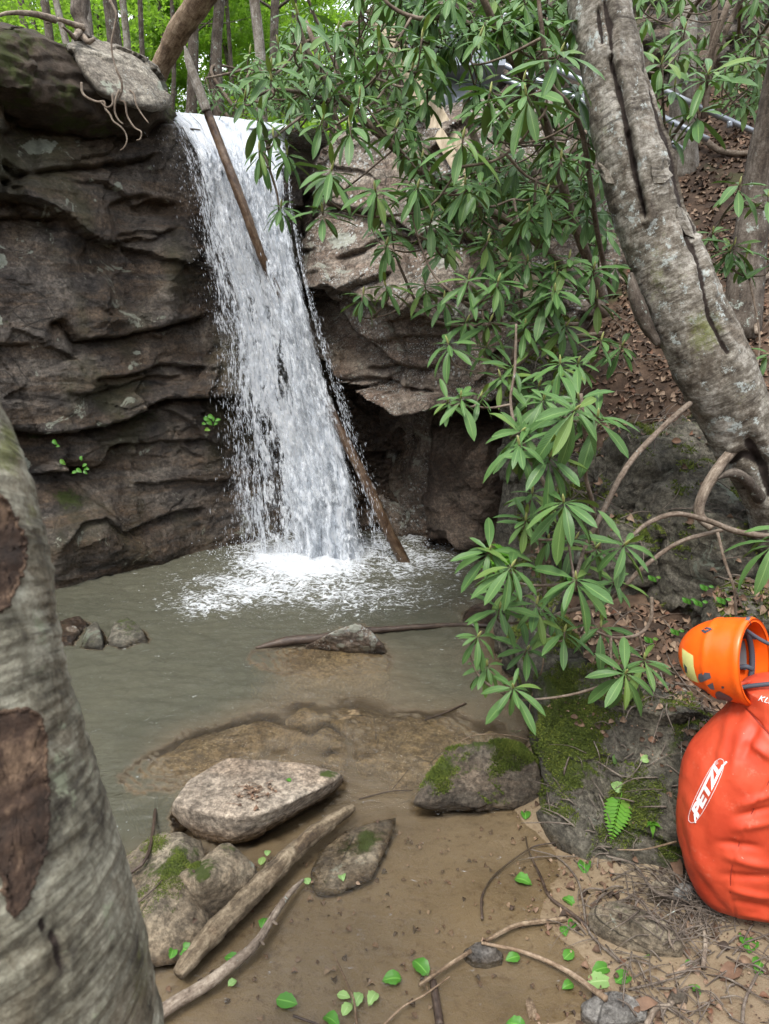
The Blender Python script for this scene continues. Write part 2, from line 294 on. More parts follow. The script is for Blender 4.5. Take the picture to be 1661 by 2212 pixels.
# ---------------- rock walls (traced cracks and ledges mapped onto real wall planes) ----------------
def blob(u, v, L):
    o = np.zeros_like(u)
    for b in L: o = np.maximum(o, b[4] * np.exp(-(((u - b[0]) / b[2]) ** 2 + ((v - b[1]) / b[3]) ** 2)))
    return o
def facets(X, n, seed, an=(1, 1, 1.8), jit=.12):
    r = np.random.RandomState(seed); sh = X.shape[:-1]; Q = X.reshape(-1, 3); lo, hi = Q.min(0), Q.max(0); S = lo + r.rand(n, 3) * (hi - lo); S = Q[r.randint(0, len(Q), n)]
    N = r.normal(0, 1, (n, 3)) * np.array((1, 1, .7)); O = r.normal(0, .35, n); A = np.array(an); W_ = Q + jit * np.stack([fbm(Q, 2.2, 4, seed=seed), fbm(Q, 2.2, 4, seed=seed + 1), fbm(Q, 2.2, 4, seed=seed + 2)], -1)
    out = np.empty(len(Q))
    for i in range(0, len(Q), 20000):
        d = (((W_[i:i + 20000, None] - S[None]) * A) ** 2).sum(-1); k = d.argmin(1); out[i:i + 20000] = ((Q[i:i + 20000] - S[k]) * N[k]).sum(1) + O[k] * .25
    return np.clip(out, -.6, .6).reshape(sh)
def wall(path, prof, ns, nt, feats, amp=1.0, strata=.04, sf=5.0, blobs=(), attrs=None, seed=1, xf=None, fac=((70, .16), (420, .16)), calm=None):
    C = spline(np.c_[path, np.zeros(len(path))], ns); T = np.gradient(C[:, :2], axis=0); T /= np.linalg.norm(T, axis=1)[:, None]
    N = np.stack([T[:, 1], -T[:, 0]], -1); pr = np.array(prof, float); d = np.r_[0, np.cumsum(np.linalg.norm(np.diff(pr, axis=0), axis=1))]
    q = np.linspace(0, d[-1], nt); off = np.interp(q, d, pr[:, 0]); zz = np.interp(q, d, pr[:, 1])
    B = np.zeros((ns, nt, 3)); B[..., :2] = C[:, None, :2] + N[:, None] * off[None, :, None]; B[..., 2] = zz[None]
    u, v = proj(B); jit = 7 * fbm(B, 3.1, 3, seed=seed) + 3 * fbm(B, 12, 2, seed=seed + 1)
    D = np.zeros((ns, nt))
    for f in feats:
        p = np.array(f[0], float); yl = np.interp(u, p[:, 0], p[:, 1]) + jit; fade = sm(u, p[0, 0] - 6, p[0, 0] + 18) * sm(-u, -p[-1, 0] - 6, -p[-1, 0] + 18)
        if len(f) > 5 and f[5]: fade = sm(u, p[0, 0] - 6, p[0, 0] + 10) if f[5] == 'R' else (sm(-u, -p[-1, 0] - 6, -p[-1, 0] + 10) if f[5] == 'L' else 1.0)
        dv = v - yl; A, L, g, gw = f[1:5]; A = A * (1.5 if A < .2 else 1.0)
        D -= A * fade * np.clip(dv / 3.0, 0, 1) * np.exp(-np.maximum(dv, 0) / L)
        D -= g * fade * np.exp(-(dv / gw) ** 2)
        D += .25 * A * fade * np.exp(np.minimum(dv, 0) / 22.0) * (dv <= 0) * min(1, .12 / max(A, .01))
    for b in blobs: D += b[4] * np.exp(-(((u - b[0]) / b[2]) ** 2 + ((v - b[1]) / b[3]) ** 2))
    D += amp * (.10 * fbm(B, .9, 3, seed=seed) + .045 * fbm(B, 2.6, 4, seed=seed + 3, sc=(1, 1, 1.6)) - .035 * np.abs(fbm(B, 3.4, 4, seed=seed + 5, sc=(.8, .8, 1.8))) * 2 + .012 * fbm(B, 14, 3, seed=seed + 7))
    qq = B[..., 2] * sf + 2.6 * fbm(B, .9, 4, seed=seed + 8) + .25 * B[..., 0]; fr = qq - np.floor(qq); am = sm(fbm(B, 1.3, 3, seed=seed + 9), -.25, .35)
    cm_ = 1.0 if calm is None else 1 - calm(u, v)
    for i_, (n_, a_) in enumerate(fac): D += cm_ * a_ * facets(B, n_, seed * 7 + i_, an=(1, 1, 1.05 + i_ * .35))
    D += cm_ * strata * am * (1 - fr) ** 1.3 * sm(fr, 0, .06)
    vert = np.clip(np.gradient(zz) / (np.hypot(np.gradient(zz), np.gradient(off)) + 1e-9), 0, 1)[None]
    V = B.copy(); V[..., :2] += N[:, None] * (D * (.25 + .75 * vert))[..., None]; V[..., 2] += (1 - vert) * (.1 * fbm(B, 1.5, 4, seed=seed) + .03 * fbm(B, 7, 3, seed=seed))
    if xf: V = xf(V, u, v)
    at = {k: blob(u, v, L).ravel() for k, L in (attrs or {}).items()}
    return mesh('rock', V.reshape(-1, 3), gridF(ns, nt), True, at)

L_ = [
 ([(0,205),(60,212),(130,225),(200,240),(260,228),(330,232),(345,236)], .38, 60, .05, 6),
 ([(0,352),(8,342),(46,368),(85,372),(127,365),(203,359),(254,344),(296,342),(345,330)], .08, 35, .05, 4),
 ([(0,381),(25,384),(42,414),(59,444),(76,459),(122,467),(145,462)], .09, 40, .04, 4),
 ([(0,466),(76,461)], .07, 25, .05, 3),
 ([(236,452),(245,435),(275,423),(313,416),(332,424)], .06, 45, .03, 3),
 ([(300,440),(330,430),(365,433),(392,440)], .07, 30, .03, 3),
 ([(250,505),(300,498),(345,505),(380,490)], .04, 30, .02, 3),
 ([(110,700),(140,690),(175,736),(237,731),(296,721),(346,708),(380,698),(445,682)], .10, 30, .05, 4),
 ([(0,742),(40,748),(75,744)], .05, 25, .03, 3),
 ([(210,820),(220,814),(270,812),(313,801),(359,786),(380,788),(450,795)], .06, 28, .03, 3),
 ([(150,850),(220,848),(280,828),(330,815),(400,812)], .04, 20, .02, 3),
 ([(0,922),(13,928),(59,936),(106,945),(139,941),(186,932),(237,924),(287,907),(321,890),(363,864),(401,858),(520,858)], .30, 95, .06, 5, 'R'),
 ([(55,1029),(127,1023),(211,1021),(237,1016),(250,985),(266,966),(300,962)], .14, 60, .05, 4),
 ([(262,968),(321,964),(380,957),(460,950)], .04, 25, .03, 3),
 ([(300,1050),(380,1043),(520,1040)], .04, 60, .02, 3),
 ([(130,1180),(180,1130),(230,1120),(262,1150),(300,1140),(380,1110),(450,1100)], .05, 25, .02, 3),
]
lb = [(235,560,60,60,-.12),(350,620,45,110,.14),(300,640,30,60,-.08),(120,650,90,90,.05),(400,470,30,60,.05),(60,380,70,60,.06),(215,1160,60,50,.12),(330,1190,60,40,.08),(120,1180,40,60,.1),(180,980,70,30,.1),(285,470,35,35,-.10),(352,450,28,16,-.12),(230,640,14,34,.1),(255,690,50,16,.07)]
CP = [(-6.2, 2.2), (-4.3, 3.7), (-2.55, 5.2), (-1.95, 5.8), (-1.35, 6.32), (-.8, 6.75), (-.1, 7.25), (1.0, 7.45), (2.2, 7.5)]
me = wall(CP, [(.0, -.8), (.02, 0), (.0, 1.4), (-.04, 2.6), (-.1, 3.3), (-.16, 3.52), (-.3, 3.6), (-1.6, 3.6)], 680, 440, L_, .55, .022, 4.5, lb, fac=((46, .20), (300, .13)), calm=lambda u, v: .8 * sm(v, 1010, 1060) + .35 * sm(v, 560, 620) * sm(-v, -800, -700) * sm(-u, -330, -200),
  attrs={'wet': [(440,620,90,420,.9),(330,1150,200,130,1.0),(300,600,90,160,.6),(180,1200,90,60,.9),(700,900,400,400,1.)], 'lich': [(90,312,50,24,.75),(113,310,28,18,.6),(258,403,10,13,.8),(330,360,40,14,.35),(300,780,60,30,.3),(180,300,20,10,.5),(12,560,14,24,.75),(5,690,8,22,.7),(45,965,28,9,.75),(60,1010,30,22,.9),(305,762,10,7,.7),(285,795,10,8,.6),(205,433,9,5,.6),(55,325,24,14,.5),(200,388,6,5,.7)], 'moss': [(30,250,60,90,.5),(20,640,40,120,.4),(105,940,14,26,.6),(310,905,90,16,.6),(150,1080,60,30,.5),(0,500,50,60,.3)]}, seed=2)
cl = tag(link('cliff', me, M['cliff']), kind='structure')

# right-hand cliff: the big lichened rock that overhangs the dark recess
R_ = [
 ([(600,700),(640,715),(690,770),(722,822),(760,842),(830,876),(870,893),(930,888),(960,876),(1010,868),(1200,850)], .95, 900, .0, 6, 'A'),
 ([(640,560),(660,590),(700,640),(735,700),(760,726),(800,745),(830,775),(850,790)], .17, 60, .05, 5),
 ([(650,645),(690,640),(740,655),(785,618),(830,600),(860,590)], .05, 40, .04, 4),
 ([(690,440),(760,452),(840,470),(900,512),(960,500),(1040,520)], .08, 40, .06, 4),
 ([(740,560),(790,540),(830,500),(900,522),(960,525)], .05, 30, .03, 3),
 ([(800,735),(860,725),(930,728),(960,735)], .05, 30, .03, 3),
 ([(760,800),(830,790),(900,800),(940,790)], .05, 22, .05, 4),
 ([(720,820),(800,822),(850,838),(930,850)], .05, 16, .04, 3),
 ([(900,700),(950,690),(1000,700),(1070,680)], .06, 40, .04, 4),
 ([(620,420),(680,415),(700,430)], .05, 30, .03, 3),
]
rb = [(700,260,80,80,.1),(820,660,90,90,.12),(640,330,25,90,-.1),(660,640,26,60,.1),(1060,740,30,60,-.1),(980,600,80,70,.06),(800,1050,120,60,.15),(870,1120,60,40,.15),(790,930,40,40,.12)]
RP = [(-1.1, 8.0), (-.85, 7.2), (-.62, 6.55), (-.25, 6.05), (.4, 5.72), (1.0, 5.55), (1.5, 5.7), (2.1, 6.3), (2.6, 7.2)]
me = wall(RP, [(.0, -.6), (.0, 1.3), (.03, 2.2), (-.02, 3.1), (-.15, 3.42), (-.42, 3.66), (-.9, 3.8), (-2.0, 3.8)], 440, 440, R_, .5, .016, 5.0, rb, fac=((22, .20), (150, .13)),
  attrs={'wet': [(650,620,50,400,1.0),(720,760,60,90,.9),(800,1000,300,110,1.)], 'lich': [(745,520,28,24,.8),(760,400,90,90,.2),(720,300,80,70,.3),(800,560,70,50,.2),(1000,660,30,60,.45),(770,320,70,90,.25),(960,360,80,120,.2)], 'moss': [(780,860,50,20,.2),(1085,760,20,80,.5)]}, seed=6)
bb = tag(link('overhanging_boulder', me, M['boulder']), 'big brown boulder with white lichen spots overhanging the dark recess right of the falls', 'boulder')
# cave back and floor rock shelf
me = wall([(-.7, 7.3), (-.1, 7.0), (.45, 6.95), (1.0, 6.85), (1.6, 6.5)], [(.35, -.5), (.25, 0), (.15, .5), (.0, .9), (-.05, 2.0)], 160, 160, [([(700,960),(800,975),(930,968)], .15, 60, .03, 4), ([(700,1020),(800,1030),(920,1020)], .05, 40, .03, 4), ([(700,1090),(800,1085),(920,1100)], .06, 40, .03, 4)], .8, .05, 6, attrs={'wet': [(800,1000,400,300,.9)]}, seed=11)
tag(link('recess_wall', me, M['cave']), kind='structure')
# dark layered rock face up on the wooded slope
me = wall([(-.2, 10.6), (1.2, 9.6), (2.6, 9.0), (4.2, 8.6), (6.2, 8.4), (9, 7.5)], [(.1, 2.6), (.0, 3.8), (-.1, 5.0), (-.3, 6.2), (-.8, 7.0), (-3, 7.6)], 260, 200, [], 1.6, .22, 2.6, attrs={}, seed=14)
tag(link('rock_face', me, M['cliff']), kind='structure')

# ---------------- loose rocks: angular hulls, rounded and roughened ----------------
def hull_rock(name, pts, mat, label, cat='rock', soft=.03, amp=.02, nf=4.0, sub=5, seed=1, group=None, strata=0.0, attrs=None):
    P = np.array(pts, float); c = (P.max(0) + P.min(0)) / 2 * .5 + P.mean(0) * .5
    bm = bmesh.new()
    for p in P: bm.verts.new(p)
    r = bmesh.ops.convex_hull(bm, input=bm.verts); bm.normal_update()
    pl = []
    for f in bm.faces:
        n = np.array(f.normal); d = float(n.dot(np.array(f.verts[0].co) - c))
        if d < 0: n = -n; d = -d
        if f.calc_area() > 1e-6: pl.append((*n, max(d, .005)))
    bm.free(); pl = np.array(pl); pl[:, 3] *= 1.06
    bm = bmesh.new(); bmesh.ops.create_icosphere(bm, subdivisions=sub, radius=1); D = np.array([v.co[:] for v in bm.verts]); F = np.array([[v.index for v in f.verts] for f in bm.faces]); bm.free()
    D /= np.linalg.norm(D, axis=1)[:, None]
    k = (D @ pl[:, :3].T) / pl[:, 3][None]; k = np.maximum(k, 1e-3)    # 1/r per plane
    sz = np.linalg.norm(P.max(0) - P.min(0)) / 2; pw = 1.1 / soft
    r = 1 / ((k ** pw).sum(1) ** (1 / pw)); X = c + D * r[:, None]
    nn = amp * (fbm(X, nf, 4, seed=seed) + .6 * fbm(X, nf * .4, 2, seed=seed + 3)) - amp * .7 * np.abs(fbm(X, nf * 1.3, 3, seed=seed + 6)) + .004 * fbm(X, 38, 2, seed=seed)
    if strata: q = X[:, 2] / .07 + 1.5 * fbm(X, 3, 2, seed=seed); fr = q - np.floor(q); nn += strata * (1 - fr)
    if sub >= 5: nn += amp * 1.3 * facets(X, 60, seed + 70, an=(1, 1, 1.4), jit=.05) / .35 * min(1, sz)
    X = X + D * nn[:, None]; at = None
    if attrs: u, v = proj(X); at = {kk: blob(u, v, L) for kk, L in attrs.items()}
    ce = np.array((c[0], c[1], P[:, 2].min())); o = link(name, mesh(name, X - ce, F, True, at), M[mat]); o.location = ce
    return tag(o, label, cat, group)
Z = PZ; Y = PY
pale = hull_rock('flat_rock', [Z(*a) for a in [(382,1738,.13),(420,1682,.14),(492,1640,.15),(570,1647,.14),(650,1650,.12),(728,1676,.09),(690,1702,.12),(625,1732,.135),(560,1756,.14),(500,1762,.135),(430,1752,.12),(374,1758,-.02),(430,1806,-.02),(500,1822,-.02),(560,1806,-.02),(640,1762,-.02),(706,1722,-.02),(738,1690,-.02),(480,1690,-.12),(620,1700,-.12)]], 'slab', 'flat pale sandstone rock with dry twig debris on top, in the shallows', amp=.012, nf=5, sub=6, seed=3, soft=.022, attrs={'moss': [(712,1672,30,16,.9),(540,1790,16,7,.4),(395,1765,14,22,.5)]})
hull_rock('mossy_rock', [Z(*a) for a in [(894,1738,0),(900,1735,.06),(930,1660,.12),(965,1612,.17),(1050,1600,.24),(1110,1598,.22),(1160,1650,.2),(1172,1700,.1),(1165,1735,0),(1120,1745,0),(1040,1748,-.02),(960,1758,-.02),(910,1745,-.02),(960,1655,.0),(1170,1660,.0),(1060,1690,-.12)]], 'mossy', 'rounded dark rock with bright green moss cap in the shallows beside the block', amp=.028, nf=4, sub=6, seed=8, soft=.05, attrs={'moss': [(950,1650,40,24,.45),(1090,1602,70,16,.5),(1150,1640,24,30,.3)]})
hull_rock('peaked_rock', [Z(*a) for a in [(495,1822,.17),(475,1826,.17),(385,1890,.14),(540,1860,.12),(585,1925,.0),(540,1950,.0),(440,1985,.0),(380,1960,.02),(400,1905,.05),(440,1900,.19),(470,1960,-.1),(520,1880,-.1)]], 'tan', 'peaked tan rock with a dark moss patch, behind the weathered log', amp=.014, nf=6, sub=5, seed=5, soft=.03, attrs={'moss': [(430,1890,30,40,.55),(480,1830,40,15,.3)]})
hull_rock('sloping_rock', [Z(*a) for a in [(275,1850,.05),(330,1800,.08),(390,1800,.12),(440,1812,.06),(380,1900,.15),(320,1990,.12),(300,2060,.05),(350,2092,.0),(400,2085,.0),(465,2045,-.01),(430,1990,.06),(250,1960,0),(350,1920,-.12),(240,2080,0)]], 'tan', 'long sloping mossy rock beside the foreground trunk', amp=.02, nf=5, sub=5, seed=15, soft=.04, attrs={'moss': [(400,1850,50,30,.6),(360,1880,50,30,.4)]})
hull_rock('half_sunk_rock', [Z(*a) for a in [(690,1840,-.005),(750,1795,.012),(815,1785,.02),(855,1765,-.005),(850,1800,-.01),(820,1835,.02),(800,1905,-.005),(740,1930,-.005),(680,1935,-.01),(670,1880,-.005),(745,1880,.018),(760,1860,-.1)]], 'tan', 'half sunk greenish rock beside the upper end of the log', amp=.006, nf=8, sub=5, seed=25, soft=.04, attrs={'moss': [(790,1820,20,40,.5)]})
hull_rock('pointed_rock', [Z(*a) for a in [(770,1345,.22),(748,1352,.2),(722,1378,.10),(798,1360,.17),(815,1385,.10),(822,1385,.07),(835,1412,-.02),(770,1415,-.03),(700,1400,0),(650,1400,-.01),(690,1380,.02),(780,1370,-.1)]], 'boulder', 'pointed brown rock with pale lichen standing out of the pool', amp=.016, nf=7, sub=5, seed=9, soft=.03, attrs={'lich': [(765,1358,16,10,1.),(790,1400,10,7,.9),(735,1395,10,6,.8)]})
for nm, pts, mt, lb2, sd in [
 ('pool_rock', [(175,1400,0),(190,1340,.12),(210,1330,.14),(220,1370,.08),(222,1405,0),(195,1395,.05)], 'block', 'narrow grey rock in the pool between two dark ones, by the foreground trunk', 31),
 ('pool_rock', [(228,1395,-.01),(245,1335,.12),(275,1320,.15),(300,1340,.1),(322,1390,-.01),(270,1400,0),(255,1390,.03)], 'block', 'dark mossy rock in the pool, right of the narrow grey rock', 32),
 ('pool_rock', [(110,1390,0),(130,1330,.1),(170,1318,.1),(190,1345,.03),(150,1390,.02)], 'cave', 'wet brown rock in the pool, partly behind the foreground trunk', 33),
 ('pool_rock', [(135,1370,0),(140,1345,.1),(160,1340,.11),(172,1362,.05),(160,1380,0)], 'boulder', 'small rust coloured stone beside the narrow grey rock', 34),
 ('pool_rock', [(1000,1340,0),(1015,1300,.08),(1040,1290,.12),(1075,1300,.12),(1085,1345,0),(1040,1350,0)], 'cave', 'wet black rock at the pool edge under the rhododendron', 35)]:
    Q = [Z(a[0], a[1] + (10 if a[2] > .05 else 0), a[2] * .65) for a in pts]; Q += [q - np.array((0, -.06, .12)) for q in Q]
    hull_rock(nm, Q, mt, lb2, amp=.012, nf=8, sub=4, seed=sd, soft=.045)
# submerged cobbles
for i, (u, v, r) in enumerate([(770,1560,.2),(1060,1600,.1),(960,1570,.08),(820,1620,.09),(700,1600,.1),(650,1560,.09),(870,1590,.07),(720,1650,.08),(640,1600,.12),(930,1630,.06),(680,1700,.07),(560,1600,.2),(450,1640,.22),(845,1640,.05),(905,1655,.06),(700,1560,.06),(735,1620,.05),(790,1660,.06),(860,1690,.05),(600,1655,.07)]):
    c = Z(u, v, -.075); rr = random.Random(i); Q = [c + np.array((math.cos(a) * r * rr.uniform(.7, 1.2), math.sin(a) * r * .8 * rr.uniform(.7, 1.2), rr.uniform(-.06, .045 + r * .12))) for a in np.linspace(0, 6.28, 9)] + [c + np.array((0, 0, .05 + r * .12)), c - np.array((0, 0, .15))]
    hull_rock('submerged_stone', Q, 'subm', 'tan stone lying just under the water of the pool', 'stone', amp=.012, nf=7, sub=4, seed=i + 50, soft=.05, group='submerged stones of the pool')
for lb_, pp_, sd in [('long pale slab lying just under the water left of the flat rock', [(262,1700,-.05),(330,1640,-.03),(450,1590,-.025),(560,1555,-.02),(612,1568,-.03),(560,1625,-.03),(480,1670,-.035),(380,1725,-.05),(300,1740,-.06)], 91), ('pale submerged shelf in front of the pointed rock', [(548,1412,-.02),(650,1398,-.01),(760,1405,-.01),(835,1420,-.015),(835,1470,-.06),(740,1490,-.08),(620,1480,-.07),(540,1450,-.05)], 92), ('broad submerged slab among the cobbles', [(760,1590,-.03),(860,1545,-.02),(1000,1560,-.03),(1080,1620,-.04),(1000,1670,-.05),(860,1680,-.05),(780,1640,-.04)], 93)]:
    Q = [Z(*a) for a in pp_]; Q += [q - np.array((0, -.03, .2)) for q in Q]; hull_rock('submerged_slab', Q, 'subm', lb_, amp=.018, nf=5, sub=5, seed=sd, soft=.03)
# shore stones
def stone(u0, v0, u1, v1, h, mat, label, z0=None, seed=1, name='shore_stone', ang=0, soft=.045, sub=5):
    a = PG((u0 + u1) / 2, v1) if z0 is None else Z((u0 + u1) / 2, v1, z0); zz = a[2]
    A = Z(u0, (v0 + v1) / 2, zz); B = Z(u1, (v0 + v1) / 2, zz); c = (A + B) / 2; hw = (B - A)[0] / 2; yb = Z(u0, v0, zz + h)[1]; yf = Z(u0, v1, zz)[1]; hd = max((yb - yf) / 2, hw * .45); c[1] = yf + hd
    rr = random.Random(seed); Q = []
    for q in np.linspace(0, 6.28, 10)[:-1]:
        ca, sa = math.cos(q), math.sin(q); w = rr.uniform(.88, 1.05)
        for zf, k in ((-.35, .95), (.45, 1.0), (.98, .62)):
            x = ca * hw * k * w; y = sa * hd * k * w; y += x * ang
            Q.append(c + np.array((x, y, h * zf + rr.uniform(-.06, .06) * h)))
    return hull_rock(name, Q, mat, label, 'stone', amp=min(.012, h * .12), nf=9, sub=sub, seed=seed, soft=soft)
stone(1270, 1955, 1462, 2070, .11, 'tan', 'rounded brown stone with pale scrapes half buried in the sand', seed=3, soft=.06, ang=-.45)
stone(998, 2028, 1085, 2092, .05, 'grey', 'dark grey angular stone at the sand edge beside the crossing sticks', seed=4, soft=.02)
stone(1240, 2130, 1400, 2230, .06, 'grey', 'dark grey and tan stone at the bottom edge under the pale stick', seed=8, soft=.02)
stone(1388, 1900, 1442, 1952, .07, 'tan', 'ochre stone lying behind the rounded brown stone', seed=9, soft=.03, sub=4)
stone(1438, 1905, 1500, 1955, .06, 'grey', 'grey stone next to the ochre stone, at the foot of the backpack', seed=12, soft=.05, sub=4)
stone(1432, 2130, 1482, 2180, .04, 'mossy', 'small olive stone among the bark and twigs', seed=13, soft=.05, sub=4)
stone(1306, 1976, 1330, 2000, .02, 'tan', 'tiny tan pebble at the left end of the rounded stone', seed=14, soft=.05, sub=3)
# big rocks of the right bank
hull_rock('leaning_boulder', [Y(*a) for a in [(918,1170,6.3),(925,1020,6.3),(940,930,6.35),(985,888,6.4),(1040,870,6.4),(1100,900,6.2),(1125,1010,6.0),(1115,1110,6.0),(1085,1172,6.0),(1030,1165,5.9),(970,1175,6.05),(1000,1000,5.95),(1060,960,5.85),(1130,900,7.0),(960,900,7.0),(960,1190,7.0),(1110,1190,7.0)]], 'cave', 'upright brown boulder standing in the pool under the overhang', 'boulder', amp=.06, nf=2.4, sub=6, seed=6, soft=.05)
hull_rock('mossy_pillar_rock', [Y(*a) for a in [(1075,1220,5.0),(1090,1090,5.1),(1110,960,5.3),(1095,760,5.45),(1110,690,5.6),(1180,640,5.7),(1260,690,5.5),(1270,820,5.2),(1250,950,4.9),(1200,1100,4.7),(1160,1230,4.6),(1090,1260,4.8),(1270,1100,5.6),(1200,700,6.6)]], 'block', 'tall mossy rock behind the rhododendron at the pool edge', 'boulder', amp=.09, nf=1.8, sub=6, seed=16, soft=.06, strata=.02, attrs={'moss': [(1130,1150,50,70,.5),(1120,850,30,120,.5)]})
hull_rock('mossy_block', [Z(*a) for a in [(1160,1500,.42),(1170,1440,.50),(1300,1435,.56),(1400,1500,.56),(1500,1560,.55),(1560,1640,.52)]] + [Z(*a) for a in [(1172,1640,.25),(1180,1760,.0),(1215,1830,0),(1300,1885,0),(1400,1900,0),(1470,1905,.03),(1560,1900,.1),(1600,1800,.1)]] + [Z(1240,1640,-.2), np.array((1.5, 3.3, .3)), np.array((.8, 3.2, 0)), np.array((1.6, 2.6, 0))], 'block', 'large mossy grey block at the edge of the sand with leaf litter on top', 'boulder', amp=.035, nf=3, sub=7, seed=21, soft=.03, attrs={'moss': [(1220,1600,80,110,1.0),(1200,1490,60,50,.8),(1360,1760,80,70,.8),(1440,1850,50,50,.9),(1290,1800,40,50,.5)], 'lich': [(1390,1500,60,30,.2)]})
for i, (pp, lb2, sd, am) in enumerate([
 ([(1300,1010,4.2),(1340,930,4.25),(1450,900,4.3),(1560,960,4.1),(1480,1080,3.9),(1380,1100,3.9),(1290,1140,4.0),(1400,1000,3.85)], 'upper mossy ledge rock on the bank below the leaf litter slope', 41, .05),
 ([(1230,1180,4.0),(1290,1090,4.0),(1380,1110,3.85),(1440,1210,3.6),(1400,1270,3.6),(1280,1260,3.7),(1340,1180,3.6)], 'low dark mossy rock with layered cracks on the bank', 42, .05),
 ([(1400,1080,3.8),(1480,1000,3.9),(1600,1040,3.7),(1680,1150,3.5),(1650,1260,3.3),(1540,1290,3.3),(1440,1200,3.5),(1540,1130,3.4)], 'large mossy rock under the leaning trunk foot', 43, .06),
 ([(1500,920,4.3),(1600,880,4.4),(1720,960,4.2),(1700,1060,4.0),(1570,1040,4.0),(1600,960,3.95)], 'mossy grey rock behind the foot of the leaning trunk', 44, .05),
 ([(1190,1130,4.3),(1220,1010,4.5),(1290,980,4.5),(1330,1060,4.3),(1300,1150,4.1),(1240,1200,4.0)], 'mossy rock half hidden behind the rhododendron leaves on the bank', 46, .05),
 ([(1080,1290,4.3),(1100,1230,4.3),(1170,1210,4.2),(1220,1260,3.9),(1180,1340,3.6),(1100,1370,3.9)], 'dark mossy rock at the pool edge under the near rhododendron', 47, .04),
 ([(1120,1420,3.3),(1140,1350,3.5),(1220,1340,3.4),(1260,1400,3.2),(1180,1450,3.1)], 'mossy rock at the pool edge just left above the large block', 48, .03),
 ([(1540,1290,3.2),(1600,1250,3.3),(1720,1270,3.2),(1740,1350,3.0),(1640,1340,2.95),(1560,1335,3.0)], 'dark hollowed rock with moss edge behind the orange helmet', 45, .04)]):
    Q = [Y(a[0], a[1], a[2] - .12) for a in pp]; c = np.mean(Q, 0); Q += [q + np.array((.1, .9, -.3)) for q in Q] + [q + np.array((0, .1, -.5)) for q in Q[-3:]]
    hull_rock('bank_rock', Q, 'block', lb2, 'rock', amp=am, nf=3.2, sub=6, seed=sd, soft=.04, strata=.018)
# the grey slab that roofs the left cliff beside the crest, and soil bank on top of the cliff
hull_rock('slab_boulder', [Y(*a) for a in [(150,95,5.6),(185,80,5.8),(250,100,5.9),(300,125,5.9),(345,160,5.95),(362,190,5.95),(360,222,5.85),(320,236,5.7),(270,222,5.45),(215,200,5.35),(180,150,5.4),(165,120,5.4),(140,130,5.9),(200,215,6.2),(350,235,6.8),(330,140,7.0),(180,80,7.2)]], 'topslab', 'grey lichen covered slab jutting out beside the crest of the falls', 'boulder', amp=.03, nf=4, sub=6, seed=17, soft=.025, attrs={'lich': [(240,190,50,30,.5),(350,185,12,16,.8)]})
# ---------------- pool water ----------------
ROCKS = [o for o in SC.objects if o.type == 'MESH' and o.name.split('.')[0] in ('flat_rock', 'mossy_rock', 'peaked_rock', 'sloping_rock', 'half_sunk_rock', 'pointed_rock', 'pool_rock', 'submerged_stone', 'submerged_slab', 'leaning_boulder', 'shore_stone')]
wx = np.arange(-3.6, 1.5, .02); wy = np.arange(.5, 7.4, .02); WX, WY = np.meshgrid(wx, wy, indexing='ij')
bedz = gr(WX, WY)
for o in ROCKS:
    co = np.empty(len(o.data.vertices) * 3, np.float32); o.data.vertices.foreach_get('co', co); co = co.reshape(-1, 3) + np.array(o.location)
    i = ((co[:, 0] - wx[0]) / .02).round().astype(int); j = ((co[:, 1] - wy[0]) / .02).round().astype(int); ok = (i >= 0) & (j >= 0) & (i < len(wx)) & (j < len(wy))
    np.maximum.at(bedz, (i[ok], j[ok]), co[ok, 2])
P0 = np.stack([WX, WY, 0 * WX], -1); wu, wv = proj(P0)
foam = blob(wu, wv, [(660, 1215, 165, 58, 1.1), (580, 1210, 70, 34, .9), (740, 1195, 110, 40, .85), (560, 1268, 175, 46, .7), (455, 1300, 110, 34, .6), (800, 1180, 110, 34, .6), (880, 1190, 90, 30, .45), (430, 1310, 60, 20, .42), (720, 1280, 260, 48, .54), (870, 1215, 160, 46, .56), (900, 1160, 110, 24, .5), (960, 1160, 60, 20, .3)])
turb = np.clip(foam + .35 * np.exp(-(((wu - 650) / 400) ** 2 + ((wv - 1250) / 150) ** 2)), 0, 1)
calm = sm(wv, 1900, 1500)
calm = sm(-wv, -1850, -1450)
h = (.0012 + .024 * calm) * fbm(P0, 5, 3, seed=1, sc=(1, 1.9, 1)) + (.002 + .009 * calm) * fbm(P0, 13, 2, seed=4, sc=(1, 2.2, 1)) + turb * (.035 * fbm(P0, 6, 3, seed=7) + .02 * fbm(P0, 16, 3, seed=8)) + .05 * np.exp(-(((wu - 690) / 120) ** 2 + ((wv - 1222) / 34) ** 2))
Fq = gridF(len(wx), len(wy))[:, ::-1]; keep = (gr(WX, WY).ravel()[Fq].min(1) < .03); Fq = Fq[keep]
use = np.unique(Fq); remap = -np.ones(WX.size, int); remap[use] = np.arange(len(use))
V = np.stack([WX, WY, h], -1).reshape(-1, 3)[use]
dep = np.clip(-bedz, 0, 1).ravel()[use]
wme = mesh('water', V, remap[Fq].copy(), True, {'depth': dep, 'foam': foam.ravel()[use], 'calm': calm.ravel()[use], 'turb': turb.ravel()[use]})
m = NM('pool_water'); P = m.pos; t = m.t
dp = m.attr('depth'); fo = m.attr('foam'); cm = m.attr('calm'); tb = m.attr('turb')
murk = m.math('SUBTRACT', 1.0, m.math('POWER', 2.71828, m.math('MULTIPLY', dp, -4.6)))
cl_ = m.noise(1.2, 4, .6, dist=1.0)
mc = m.mix(m.sstep(dp, .04, .36), (.21, .165, .11), m.mix(cl_, (.06, .062, .045), (.10, .095, .066)))
